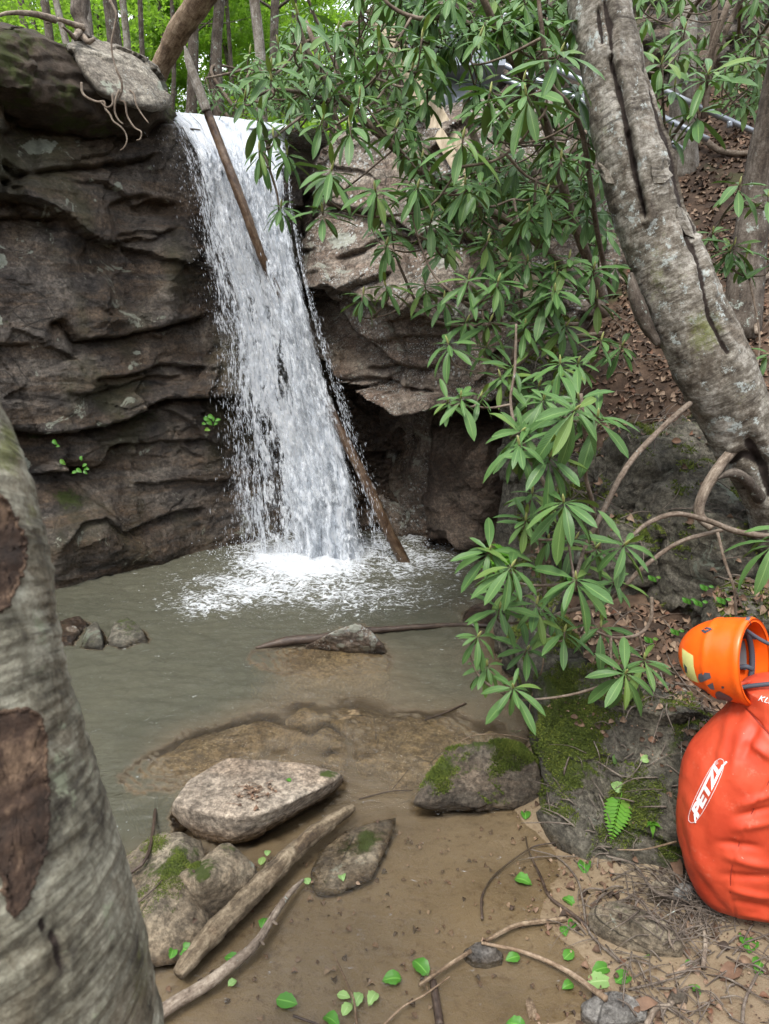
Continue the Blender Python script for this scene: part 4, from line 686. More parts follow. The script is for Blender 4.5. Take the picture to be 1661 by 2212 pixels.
tube_obj('lichened_stick', [PG(1365, 1598, .02), PG(1400, 1565, .03), PG(1440, 1535, .03), PG(1478, 1505, .02)], [.014, .018, .017, .015], 'palebark', 10, 30, .2, 'short thick lichen covered stick on top of the mossy block', 'stick')
# stump with roots on top of the cliff
sp = empty('rooted_stump', 'dark twisted small trunk gripping the top of the grey slab', 'tree', PY(180, 82, 5.75))
tube_obj('trunk', [PY(182, 90, 5.75), PY(176, 50, 5.78), PY(170, 20, 5.8), PY(178, -20, 5.85), PY(170, -90, 5.9)], [.07, .045, .06, .05, .05], 'bark', 14, 40, .3, parent=sp)
for pp in ([(180, 60, 5.7), (150, 50, 5.6), (125, 42, 5.5), (100, 50, 5.4)], [(180, 80, 5.7), (190, 90, 5.6), (205, 84, 5.6)], [(172, 66, 5.7), (160, 80, 5.5), (150, 70, 5.4), (135, 58, 5.3)], [(118, 42, 5.4), (70, 30, 5.2), (20, 28, 5.0), (-20, 40, 4.9)]):
    tube_obj('root', [PY(*a) for a in pp], [.024, .018, .012, .007][:len(pp)], 'root', 10, 24, .2, parent=sp)
# hanging roots below the slab
for i, (pp, lb2) in enumerate([
 ([(176,178),(178,200),(190,212),(210,220),(225,220),(228,235),(238,248),(245,262),(262,275),(272,290),(274,305),(268,318),(260,325)], 'thin pale root hanging from the turf and curling down to a dead leaf'),
 ([(251,150),(262,175),(263,195),(258,215),(270,222),(275,250),(290,275),(305,285),(303,300),(295,303)], 'forked pale root in the middle of the hanging roots, hooked at its tip'),
 ([(258,195),(250,215),(248,240),(255,258),(266,268)], 'short pale root hanging from the fork under the slab'),
 ([(280,195),(290,205),(294,225),(305,245),(321,266)], 'rightmost hanging root with a straight tip near the crest of the falls'),
 ([(237,0),(251,30),(247,60),(241,90),(243,120),(252,150),(262,170)], 'long thin aerial root dropping over the face of the grey slab'),
 ([(243,205),(243,225),(230,232),(215,218)], 'looped thin root joining the hanging roots at their top')]):
    n_ = len(pp); tube_obj('hanging_root', [PY(u, v, 5.25 - .02 * i) for u, v in pp], np.linspace(.009, .0045, n_), 'root', 6, n_ * 5, .15, lb2, 'root')
# ---------------- timber beam and metal stairs ----------------
tb_ = empty('timber_beam', 'pair of pale sawn timbers leaning diagonally behind the rhododendron', 'beam', PY(1150, 640, 5.15))
def plank(a, b, w, h, name, mat, parent, roll=0.0):
    a = np.array(a); b = np.array(b); d = b - a; L = np.linalg.norm(d); d /= L; s = np.cross(d, (0, 1, 0)); s /= np.linalg.norm(s); t = np.cross(d, s); s, t = s * math.cos(roll) + t * math.sin(roll), t * math.cos(roll) - s * math.sin(roll)
    e = .003; V = []; 
    for q in (a, a + d * e, b - d * e, b):
        k = .92 if q is a or q is b else 1
        for (x, y) in ((-1, -.9), (-.9, -1), (.9, -1), (1, -.9), (1, .9), (.9, 1), (-.9, 1), (-1, .9)): V.append(q + s * x * w / 2 * k + t * y * h / 2 * k)
    F = gridF(4, 8, True).tolist() + [tuple(range(8))[::-1], tuple(range(24, 32))]; V = np.array(V) - np.array(parent.location)
    return link(name, mesh(name, V, F, False), M[mat], parent)
plank(PY(800, 20, 6.3), PY(1150, 655, 5.15), .085, .04, 'timber', 'lumber', tb_, .3)
plank(PY(824, 20, 6.38), PY(1172, 640, 5.22), .075, .04, 'timber', 'lumber', tb_, .3)
m = NM('galvanised_steel', .45); m.b.inputs['Metallic'].default_value = .6; n = m.noise(12, 5, .6); m.out(m.mix(n, (.2, .22, .25), (.36, .39, .43)), m.sstep(n, .3, .7, .35, .55)); M['steel'] = m.m
st = empty('metal_staircase', 'galvanised steel staircase with pipe handrails going down the wooded slope', 'stairs', PY(1300, 380, 6.3))
def ln(u, v, y): return PY(u, v, y)
for r in ([(1025, 14, 7.3), (1270, 118, 6.9), (1400, 180, 6.7), (1640, 290, 6.5)], [(1030, 72, 7.2), (1270, 180, 6.8), (1400, 238, 6.6), (1530, 302, 6.4)], [(1040, 118, 7.1), (1266, 222, 6.7), (1400, 285, 6.5), (1478, 325, 6.4)], [(1040, 148, 7.0), (1260, 250, 6.6), (1400, 320, 6.4), (1455, 346, 6.35)], [(1062, 22, 7.9), (1270, 110, 7.6), (1420, 190, 7.4)]):
    tube_obj('handrail', [ln(*a) for a in r], .024, 'steel', 12, 20, 0, parent=st)
for r in ([(848, 92, 7.3), (965, 50, 7.3)], [(892, 134, 7.2), (975, 108, 7.2)], [(880, 80, 7.3), (885, 150, 7.3)]): tube_obj('handrail', [ln(*a) for a in r], .022, 'steel', 12, 4, 0, parent=st)
for u, v0, v1, y in [(975, -40, 92, 7.2), (983, 88, 190, 7.2), (1040, 20, 170, 7.15), (1150, 70, 230, 7.0), (1262, 110, 275, 6.8), (1400, 175, 330, 6.6), (1576, 262, 276, 6.5)]:
    tube_obj('post', [ln(u, v0, y), ln(u, v1, y)], .022, 'steel', 12, 4, 0, parent=st)
a0_, b0_ = ln(935, 185, 6.9), ln(1300, 372, 6.2)
dr_ = (b0_ - a0_) / np.linalg.norm(b0_ - a0_)
plank(a0_, b0_, .24, .03, 'stringer', 'steel', st); plank(a0_ + np.array((.1, .95, .05)), b0_ + np.array((.1, .95, .05)), .24, .03, 'stringer', 'steel', st)
for i in range(11):
    c = a0_ + (b0_ - a0_) * (i + .5) / 11; L = MB(); w = .12
    V = [c + np.array(q) for q in [(-w, .02, .03), (w, .02, .03), (w, .93, .03), (-w, .93, .03), (-w, .02, .06), (w, .02, .06), (w, .93, .06), (-w, .93, .06)]]
    L.add(V, [(0, 3, 2, 1), (4, 5, 6, 7), (0, 1, 5, 4), (1, 2, 6, 5), (2, 3, 7, 6), (3, 0, 4, 7)]); L.build('tread', M['steel'], st, False, base=tuple(st.location))
plank(ln(950, 165, 7.0), ln(1075, 165, 7.0), .12, .9, 'landing', 'steel', st)
# ---------------- leaves ----------------
def leaf_geo(seed, nl=9, w=.15, fold=.25, curl=.12, twist=0.0, pet=.12, wav=.01, tip=1.6):
    r = random.Random(seed); V = []; UV = []
    for i in range(nl):
        s = i / (nl - 1)
        if s < pet: hw = .010
        else: q = (s - pet) / (1 - pet); hw = max(.003, w * .95 * (math.sin(math.pi * min(1, q ** 1.2)) ** .62))
        z = -curl * s * s + .02 * math.sin(s * 3); tw = twist * s
        for j, y in enumerate((-1, -.5, 0, .5, 1)):
            yy = y * hw; zz = abs(y) * hw * fold + r.uniform(-wav, wav) * abs(y) * (hw > .03); V.append((s, yy * math.cos(tw), z + zz + yy * math.sin(tw))); UV.append((s, y * .5 + .5))
    F = [(i * 5 + j, (i + 1) * 5 + j, (i + 1) * 5 + j + 1, i * 5 + j + 1) for i in range(nl - 1) for j in range(4)]
    return np.array(V), F, np.array(UV)
def mat_leaf(name, c, under, rough=.38, vein=(.16, .25, .08), trans=.10, var=.35, hole=True):
    m = NM(name, rough); uv = m.xyz(m.n('UVMap').outputs[0]); rvv = m.math('FRACT', m.math('ADD', m.n('ObjectInfo').outputs['Random'], m.attr('rv')))
    col = m.mix(rvv, c, tuple(x * k for x, k in zip(c, (1.5, 1.35, 1.25)))); col = m.mix(m.sstep(m.noise(25, 4, .6), .35, .7, 0, var), col, tuple(x * .6 for x in c))
    col = m.mix(m.sstep(rvv, .86, .97, 0, .6), col, (.12, .17, .03))
    d = m.math('ABSOLUTE', m.math('SUBTRACT', uv[1], .5)); col = m.mix(m.sstep(d, .05, .015, 0, .8), col, vein)
    sv = m.n('TexWave'); sv.inputs['Scale'].default_value = 5.5; sv.inputs['Distortion'].default_value = 0; cb = m.n('CombineXYZ'); m.put(cb.inputs[0], m.math('SUBTRACT', uv[0], m.math('MULTIPLY', d, .35))); m.put(sv.inputs['Vector'], cb.outputs[0])
    col = m.mix(m.math('MULTIPLY', sv.outputs['Fac'], .18), col, vein); col = m.mix(m.sstep(m.vor(38), .1, .06, 0, .5), col, (.1, .08, .03))
    bf = m.n('NewGeometry').outputs['Backfacing']; col = m.mix(bf, col, under)
    m.out(col, m.mix(bf, m.sstep(rvv, 0, 1, rough - .06, rough + .12), .7), m.bump(m.math('ADD', sv.outputs['Fac'], m.math('MULTIPLY', m.noise(60, 3), .8)), .18, .003), .22)
    tl = m.n('BsdfTranslucent'); m.put(tl.inputs[0], tuple(x * k for x, k in zip(c, (2.2, 2.4, 1.0)))); a = m.n('MixShader'); a.inputs[0].default_value = trans
    m.t.links.new(m.b.outputs[0], a.inputs[1]); m.t.links.new(tl.outputs[0], a.inputs[2]); m.t.links.new(a.outputs[0], m.t.nodes['Material Output'].inputs[0]); return m.m
M['rleaf'] = mat_leaf('rhododendron_leaf', (.05, .112, .034), (.14, .17, .07), .36)
M['newleaf'] = mat_leaf('young_rhododendron_leaf', (.10, .15, .03), (.13, .15, .04), .5)
M['bud'] = plain('leaf_bud', (.32, .34, .12), .6)
M['petiole'] = plain('green_twig', (.16, .2, .07), .6)
LG = [leaf_geo(i, 10, w, f, c, t) for i, (w, f, c, t) in enumerate([(.115, .3, .10, 0), (.13, .2, .2, .25), (.105, .5, .05, -.25), (.125, .25, .32, .1), (.112, .4, .16, -.3), (.135, .35, .0, .3), (.1, .6, .24, .1), (.12, .2, .4, -.1)])]
LM = [mesh('leaf', V, F, True, None, uv) for V, F, uv in LG]
for me_ in LM: me_.materials.append(M['rleaf'])
LN = mesh('leaf', *leaf_geo(9, 10, .12, .5, -.1)[:2], True, None, leaf_geo(9, 10, .12, .5, -.1)[2]); LN.materials.append(M['newleaf'])
LS = [leaf_geo(20 + i, 6, .14, .3, c, 0) for i, c in enumerate((.08, .2, .3))]
def frame(d, up):
    x = np.array(d, float); x /= np.linalg.norm(x); z = up - x * np.dot(up, x); n = np.linalg.norm(z)
    if n < 1e-3: z = np.array((0, 1., 0)) - x * x[1]; n = np.linalg.norm(z)
    z /= n; return np.stack([x, np.cross(z, x), z], 1)
def whorl_leaves(c, ax, n, L, droop, r):
    ax = np.array(ax, float); ax /= np.linalg.norm(ax); t = np.cross(ax, (0.3, .8, .1)); t /= np.linalg.norm(t); b = np.cross(ax, t); out = []; o = r.uniform(0, 6)
    for i in range(n):
        ring = i % 2; f = o + 2 * math.pi * i / n + r.uniform(-.22, .22); e = math.radians(r.gauss(18 - droop - 26 * ring, 9)); l = L * 1.12 * r.uniform(.6, 1.12) * (1.0 if ring else .85)
        d = (t * math.cos(f) + b * math.sin(f)) * math.cos(e) + ax * math.sin(e); d[2] -= .12 + .18 * ring; d /= np.linalg.norm(d); up = ax + .5 * np.array((0, 0, 1)) + .25 * np.array([r.uniform(-1, 1) for _ in range(3)])
        out.append((c - ax * (.012 + .018 * ring), frame(d, up), l))
    return out
def put_leaf(M3, c, l, parent, me, name='leaf'):
    o = bpy.data.objects.new(name, me); COL.objects.link(o); o.parent = parent
    m4 = Matrix([[*(M3[i] * l), c[i] - parent.location[i]] for i in range(3)] + [[0, 0, 0, 1]]); o.matrix_local = m4; return o
def shrub(label, base, stems, whorls, smallw, seed, maxparts=290, group=None, cat='shrub', name='rhododendron_shrub', stem_r=.012):
    """stems: list of (3D pts, radii); whorls: (c, axis, n, L, droop) whose leaves are parts; smallw: same, joined as one part"""
    r = random.Random(seed); root = empty(name, label, cat, base, group); S = []
    for pts, rad in stems:
        tube_obj('stem', pts, rad, 'rstem', 9, max(10, len(pts) * 8), .16, parent=root, seed=seed); S.append(spline(np.array(pts), 40))
    S = np.concatenate(S) if S else np.array([base]); tw = MB(); st_ = MB(); buds = MB(); cnt = 0
    for k, (c, ax, n, L, dr) in enumerate(list(whorls) + list(smallw)):
        big = k < len(whorls); d = np.linalg.norm(S - c, axis=1) + .9 * np.maximum(0, S[:, 2] - c[2] + .05); p = S[d.argmin()]; ax = np.array(ax, float); ax /= np.linalg.norm(ax)
        if np.linalg.norm(p - c) > .02:
            ll = np.linalg.norm(p - c); q1 = c - ax * min(.12, ll * .4); mid = (p + q1) / 2 + np.array((r.uniform(-.12, .12) * ll, r.uniform(-.05, .1) * ll, -.1 * ll))
            V, F, uv = tubeVF([p, mid, q1, c], [.0065 if big else .005, .005, .004, .0035], 6, 14, .1); tw.add(V, F, uv)
            if big or k % 3 == 0: S = np.vstack([S, spline([p, mid, q1], 6)])
        LL = whorl_leaves(c, ax, n, L, dr, r)
        if big:
            V, F, uv = tubeVF([c - ax * .01, c + ax * .012, c + ax * .03], [.004, .005, .0008], 6, 6); buds.add(V, F, uv)
        for (cc, M3, l) in LL:
            if big and cnt < maxparts: put_leaf(M3, cc, l, root, LM[r.randrange(len(LM))]); cnt += 1
            else: V, F, uv = (LG if big else LS)[r.randrange(3)]; st_.add(cc + (V * l) @ M3.T, F, uv, r.random())
        if big and r.random() < .25 and cnt < maxparts:
            d = ax + np.array([r.uniform(-.3, .3) for _ in range(3)]); put_leaf(frame(d, np.array((0, -1., .2))), c, L * .55, root, LN); cnt += 1
    if tw.V: tw.build('twigs', M['rstem'], root, base=tuple(root.location))['kind'] = 'stuff'
    if buds.V: buds.build('buds', M['bud'], root, base=tuple(root.location))['kind'] = 'stuff'
    if st_.V: st_.build('foliage', M['rleaf'], root, base=tuple(root.location))['kind'] = 'stuff'
    return root
def wl(lst, y, n=(9, 13), L=.17, droop=12, seed=0, tilt=(.0, -.45, .85), jit=.28):
    r = random.Random(seed); o = []
    for a in lst:
        u, v = a[0], a[1]; yy = a[2] if len(a) > 2 and a[2] else y + r.uniform(-.15, .15); l = a[3] if len(a) > 3 else L * r.uniform(.9, 1.08); dd = a[4] if len(a) > 4 else droop + r.uniform(-8, 8)
        ax = np.array(tilt) + np.array([r.uniform(-jit, jit) for _ in range(3)]); o.append((PY(u, v, yy), ax, r.randint(*n), l, dd))
    return o
# A: the near rhododendron at the pool edge
A1 = [(1244,1246,2.25,.205,34),(1217,1080,2.3,.20,36),(1246,882,2.35,.21,22),(1352,1452,2.25,.19,26),(1292,896,2.5,.18,10),(1129,930,2.5,.15,14),(1121,956,2.4,.18,22),(1189,982,2.4,.18,20),(1058,1187,2.45,.17,24),(1107,1220,2.35,.17,34),(1352,1174,2.4,.17,24),(1108,1483,2.3,.15,24),(1034,1372,2.4,.12,20),(1052,1434,2.45,.13,34),(1136,1119,2.5,.12,14),(1175,859,2.6,.14,16),(1250,859,2.55,.15,14)]
A2 = [(1040,852,2.9,.13,12),(996,855,2.85,.15,14),(967,865,2.9,.12,12),(1097,1269),(1298,1350),(1185,1160),(1160,1300),(1330,1250),(1392,1421,2.5,.15,20),(1150,1060),(1245,1160),(1195,1320),(1080,1310),(1290,1180),(1140,1400),(1220,1360,2.5,.16,30)]
stA = [([PY(1490, 872, 3.1), PY(1440, 915, 2.95), PY(1372, 985, 2.8), PY(1335, 1040, 2.7), PY(1300, 1110, 2.65), PY(1265, 1180, 2.6), PY(1245, 1240, 2.4)], [.013, .012, .012, .011, .011, .009, .006]),
 ([PY(1720, 1165, 2.75), PY(1600, 1150, 2.7), PY(1530, 1125, 2.7), PY(1460, 1110, 2.65), PY(1400, 1130, 2.6), PY(1352, 1170, 2.45)], [.013, .012, .011, .010, .009, .006]),
 ([PY(1560, 1145, 2.75), PY(1470, 1170, 2.7), PY(1390, 1225, 2.65), PY(1310, 1300, 2.7), PY(1200, 1330, 2.75), PY(1150, 1400, 2.8)], [.009, .009, .009, .009, .009, .008]),
 ([PY(1255, 850, 2.5), PY(1262, 930, 2.5), PY(1268, 990, 2.55), PY(1265, 1030, 2.6), PY(1280, 1090, 2.65), PY(1295, 1190, 2.75), PY(1300, 1290, 2.9)], [.006, .007, .008, .008, .009, .009, .01]),
 ([PY(1115, 700, 3.0), PY(1112, 800, 2.95), PY(1103, 870, 2.9), PY(1125, 960, 2.8), PY(1180, 1060, 2.8), PY(1170, 1180, 2.8), PY(1180, 1330, 2.85)], [.005, .006, .006, .008, .009, .01, .011]),
 ([PY(1408, 1290, 2.6), PY(1405, 1340, 2.55), PY(1380, 1370, 2.5), PY(1330, 1378, 2.45), PY(1290, 1365, 2.4)], [.007, .007, .007, .006, .005]),
 ([PY(1550, 1150, 2.6), PY(1565, 1210, 2.55), PY(1585, 1270, 2.5), PY(1590, 1330, 2.5)], [.006, .006, .005, .005])]
wA = wl(A1, 2.4, (10, 14), .18, 20, 1, (0, -.6, .8), .3) + wl(A2, 2.6, (7, 10), .15, 18, 2)
wA = [(c, a, n, L * 1.12, d) for c, a, n, L, d in wA]; wA = [(c, a, n, L * .86, d - 7) for c, a, n, L, d in wA]
shrub('near rhododendron with large drooping leaf whorls at the pool edge', PG(1300, 1330), stA, wA, [], 1, 298)
# B: rhododendron screen in front of the overhanging boulder
B1 = [(785,632,3.5,.13,20),(832,613,3.5,.14,24),(1068,624),(1165,657),(967,738),(1051,746),(1110,790),(1199,624),(1013,600),(1077,604),(1199,579),(836,524,3.6),(903,401),(819,97),(912,76),(1039,72),(777,203),(698,254),(891,144),(717,363,3.1,.18),(810,406,3.1,.18),(857,270),(755,270),(1001,292,3.0,.2),(912,338),(1136,199,2.9,.2),(1132,169),(1060,194),(1212,110,2.9,.18),(1212,338),(1182,414),(1144,452),(933,469),(1005,393),(1055,516),(1191,473),(696,452),(1181,413),(1139,455),(1283,577),(1230,553),(1202,595),(1140,560,3.2),(1290,640,3.4),(1165,830,3.1),(1060,690,3.2),(1135,700,3.2),(1225,700,3.2),(1010,690,3.3),(1180,640,3.2),(1300,730,3.2),(1100,560,3.3),(960,640,3.4),(1250,780,3.1),(1345,745,3.3),(1080,810,3.1),(1210,780,3.0)]
B2 = []
r_ = random.Random(12)
while len(B2) < 180:
    u, v = r_.uniform(690, 1370), r_.uniform(-60, 640); dens = sm(np.array(u), 640, 1050) * (1 - sm(np.array(v), 330, 640) * .75) + .3 * (v < 200)
    if u > 1260 + (v > 200) * (v - 200) * .25: continue
    if 900 < u < 1290 and 110 < v < 370 and r_.random() < .45: continue
    if abs((v - 40) - (u - 810) * 1.79) < 75 and v < 400 and r_.random() < .75: continue
    if r_.random() < dens: B2.append((u, v, r_.uniform(3.4, 4.8)))
stB = [([PY(1310, 680, 4.4), PY(1200, 560, 4.3), PY(1100, 480, 4.2), PY(950, 400, 4.1), PY(830, 300, 4.0), PY(760, 230, 3.95), PY(700, 170, 3.9), PY(655, 85, 3.85), PY(640, 20, 3.8)], [.03, .027, .025, .022, .020, .017, .014, .011, .008]),
 ([PY(1300, 640, 4.2), PY(1230, 450, 4.0), PY(1190, 300, 3.9), PY(1150, 200, 3.8), PY(1090, 100, 3.7), PY(1045, 0, 3.6), PY(1010, -80, 3.6)], [.03, .026, .023, .02, .018, .016, .012]),
 ([PY(1180, 260, 3.8), PY(1120, 150, 3.7), PY(1000, 45, 3.6), PY(905, 40, 3.6), PY(840, 10, 3.6), PY(800, -50, 3.6)], [.012, .012, .012, .01, .008, .006]),
 ([PY(1320, 640, 3.9), PY(1290, 500, 3.7), PY(1260, 300, 3.5), PY(1228, 225, 3.4), PY(1190, 180, 3.3), PY(1170, 60, 3.2), PY(1160, -40, 3.2)], [.014, .013, .012, .01, .01, .009, .007]),
 ([PY(1250, 700, 4.0), PY(1090, 700, 3.9), PY(960, 700, 3.8), PY(905, 660, 3.8), PY(870, 590, 3.7), PY(850, 540, 3.7)], [.012, .01, .009, .008, .007, .005]),
 ([PY(1300, 720, 3.6), PY(1180, 740, 3.5), PY(1110, 790, 3.4), PY(1120, 700, 3.4), PY(1130, 560, 3.4), PY(1110, 430, 3.5)], [.012, .01, .008, .008, .007, .006])]
shrub('wide rhododendron whose branches screen the lichened boulder', PY(1310, 700, 4.4), stB, wl(B1, 3.2, (10, 14), .145, 12, 5), wl(B2, 4, (10, 14), .142, 12, 6), 2, 298)
# C: branches reaching over the crest at the upper left
C1 = [(586,169,3.3,.16,4),(586,139,3.35,.15,0),(641,25,3.4),(607,443,3.3,.13,20),(560,250,3.3,.15,34),(530,205,3.5,.14),(650,110,3.6,.15),(600,90,3.8,.15),(560,320,3.2,.13,40),(590,290,3.3,.13,36),(620,330,3.5,.12),(650,190,3.7,.15),(690,130,3.8,.15),(730,60,3.7,.16),(670,10,3.9,.15),(540,110,3.9,.13),(720,190,3.8,.15),(625,250,3.9,.14)]
stC = [([PY(760, 225, 4.0), PY(700, 215, 3.9), PY(650, 200, 3.7), PY(590, 195, 3.5), PY(540, 215, 3.4)], [.012, .010, .009, .007, .005]), ([PY(700, 215, 3.9), PY(640, 260, 3.6), PY(590, 300, 3.4), PY(570, 330, 3.3)], [.007, .006, .005, .004]), ([PY(760, 225, 4.0), PY(690, 60, 3.9), PY(650, -40, 3.8)], [.01, .008, .006])]
shrub('rhododendron branches hanging in front of the crest of the falls', PY(760, 225, 4.0), stC, wl(C1, 3.6, (8, 12), .15, 10, 7), [], 3, 290)
# D: sprays on both sides behind the leaning trunk
D1 = [(1430,133,3.8,.19,-6),(1458,182,3.8,.17,6),(1531,157,3.7,.2,-10),(1507,238,3.7,.19,14),(1447,290,3.8,.17,26),(1410,200,4.1,.16),(1385,95,4.2,.16),(1480,60,4.4,.15)]
stD = [([PY(1440, 460, 4.2), PY(1440, 330, 4.0), PY(1470, 270, 3.9), PY(1500, 235, 3.8), PY(1525, 190, 3.8), PY(1530, 155, 3.75)], [.011, .010, .009, .008, .007, .006]), ([PY(1440, 330, 4.0), PY(1433, 230, 3.9), PY(1430, 135, 3.85)], [.008, .006, .005])]
shrub('rhododendron spray with upright leaves right of the leaning trunk', PG(1440, 480), stD, wl(D1, 3.8, (8, 11), .17, 0, 9), [], 4)
E1 = [(1598,395,3.6,.18,6),(1587,525,3.7,.17,12),(1577,539,3.75,.16,20),(1660,420,3.6,.16),(1670,560,3.7,.16),(1540,500,3.8,.13),(1665,760,3.4,.15,10),(1610,560,3.8,.15,26)]
stE = [([PY(1540, 700, 4.2), PY(1520, 560, 4.0), PY(1560, 470, 3.9), PY(1590, 430, 3.7)], [.009, .008, .007, .006]), ([PY(1720, 470, 3.9), PY(1660, 455, 3.8), PY(1600, 420, 3.7)], [.008, .007, .005])]
shrub('small rhododendron spray between the leaning trunk and the straight tree', PG(1540, 640), stE, wl(E1, 3.8, (7, 10), .16, 8, 11), [], 5)
F1 = [(1672,1165,2.45,.2,30),(1700,1140,2.5,.18,20)]
shrub('rhododendron twig with long leaves entering at the right edge under the trunk', PG(1690, 1290), [([PY(1760, 1180, 2.9), PY(1720, 1180, 2.7), PY(1672, 1168, 2.48)], [.008, .007, .005])], wl(F1, 2.45, (8, 9), .19, 26, 13), [], 6)
# background rhododendron thickets, one shrub after another, foliage joined
def thicket(label, boxes, n, y0, y1, seed, L=.15, base=None):
    r = random.Random(seed); W_ = []
    for _ in range(n):
        b = boxes[r.randrange(len(boxes))]; W_.append((r.uniform(b[0], b[2]), r.uniform(b[1], b[3]), r.uniform(y0, y1)))
    c = PY((boxes[0][0] + boxes[0][2]) / 2, boxes[0][3] + 20, (y0 + y1) / 2); st = [([c + np.array((r.uniform(-.3, .3), 0, -.3)), c + np.array((r.uniform(-.6, .6), r.uniform(-.3, .3), .6)), PY(r.uniform(boxes[0][0], boxes[0][2]), r.uniform(boxes[0][1], boxes[0][3]), r.uniform(y0, y1))], [.03, .022, .012]) for _ in range(4)]
    shrub(label, c, st, [], wl(W_, 5, (8, 11), L, 10, seed), seed)
thicket('shadowed rhododendron thicket behind the crest of the falls', [(600, 40, 790, 225), (560, 120, 700, 235)], 90, 6.8, 8.6, 21)
thicket('rhododendron clump on the slope left of the steel staircase', [(760, -30, 960, 190)], 60, 5.8, 8.0, 22)
thicket('rhododendron in front of the dark rock face above the stairs', [(960, -60, 1260, 130)], 55, 7.4, 8.6, 23)
thicket('rhododendron at the top right, hanging before the dark rock face', [(1380, -60, 1661, 150), (1550, 60, 1661, 230)], 60, 5.2, 8.0, 24)
thicket('low rhododendron on the stream bank far behind the falls', [(430, 150, 640, 235)], 60, 9.5, 12.5, 25)
thicket('rhododendron leaves under the steel stringer', [(1000, 300, 1290, 430)], 45, 4.6, 5.8, 26)
# ---------------- forest behind and around ----------------
M['canopy'] = mat_leaf('sunlit_forest_leaf', (.15, .24, .05), (.17, .26, .07), .55, vein=(.14, .26, .05), trans=.55, var=.15)
M['canopy2'] = mat_leaf('darker_forest_leaf', (.045, .10, .025), (.07, .12, .03), .55, vein=(.1, .15, .05), trans=.4, var=.2)
def crown_mesh(seed, n, R_, H_, leaf=.11, clumps=26):
    r = np.random.RandomState(seed); cc = r.normal(0, 1, (clumps, 3)); cc /= np.linalg.norm(cc, axis=1)[:, None]; cc *= (r.rand(clumps, 1) ** .5) * np.array((R_, R_, H_)); rad = r.uniform(.25, .55, clumps) * R_ * .55
    k = r.randint(0, clumps, n); p = r.normal(0, 1, (n, 3)); p /= np.linalg.norm(p, axis=1)[:, None]; P = cc[k] + p * (rad[k] * r.rand(n) ** .45)[:, None] * np.array((1, 1, .45))
    d = r.normal(0, 1, (n, 3)); d[:, 2] -= .3; d /= np.linalg.norm(d, axis=1)[:, None]; s = np.cross(d, r.normal(0, .5, (n, 3)) + (0, 0, 1)); s /= np.linalg.norm(s, axis=1)[:, None] + 1e-9; l = leaf * r.uniform(.6, 1.3, n)[:, None]
    V = np.stack([P - d * l * .5, P + s * l * .28, P + d * l * .5, P - s * l * .28], 1).reshape(-1, 3); F = np.arange(n * 4).reshape(-1, 4); uv = np.tile(np.array([(0, .5), (.5, 1), (1, .5), (.5, 0)]), (n, 1))
    return mesh('crown', V, F, False, {'rv': np.repeat(r.rand(n), 4)}, uv)
CM = [crown_mesh(i, 4200, 2.2, 1.7) for i in range(3)]
for c in CM: c.materials.append(M['canopy'])
CD = [c.copy() for c in CM]
for c in CD: c.materials.clear(); c.materials.append(M['canopy2'])
def tree(u, y, lean, rpx, mat, label, crowns, seed, H=9.0, dark=False, vb=None, name='forest_tree', wob=.12):
    r = random.Random(seed); b = PY(u, 200, y); gz = float(gr(np.array(b[0]), np.array(b[1]))); b = np.array((b[0] - lean * (b[2] - gz) * .0, y, gz - .1)); root = empty(name, label, 'tree', b)
    rr = rpx * y / FP * .95; pts = []; 
    for i in range(7): h = H * i / 6; pts.append(b + np.array((lean * h + r.uniform(-wob, wob) * (i > 0), r.uniform(-wob, wob), h)))
    tube_obj('trunk', pts, [rr * (1.25 if i == 0 else 1 - .55 * i / 6) for i in range(7)], mat, 12, 60, .12, parent=root, seed=seed)
    tw = MB()
    for k in range(7):
        h = r.uniform(.3, .95); p = np.array(spline(np.array(pts), 50)[int(h * 49)]); a = r.uniform(0, 6.28); L = r.uniform(.8, 2.2); e = p + np.array((math.cos(a) * L, math.sin(a) * L, r.uniform(.1, .9) * L * .6)); V, F, uv = tubeVF([p, (p + e) / 2 + np.array((0, 0, r.uniform(-.1, .2))), e], [rr * .3, rr * .18, rr * .05], 6, 10, .1); tw.add(V, F, uv)
    tw.build('limbs', M[mat], root, base=tuple(root.location))
    for k in range(crowns):
        me_ = (CD if dark else CM)[r.randrange(3)]; o = bpy.data.objects.new('crown', me_); COL.objects.link(o); o.parent = root; h = r.uniform(.08, .62); p = spline(np.array(pts), 50)[int(h * 49)] - b
        o.location = (p[0] + r.uniform(-1.4, 1.4), p[1] + r.uniform(.5, 2.6), p[2]); o.rotation_euler = (0, 0, r.uniform(0, 6)); s = r.uniform(.7, 1.15); o.scale = (s, s, s)
    return root
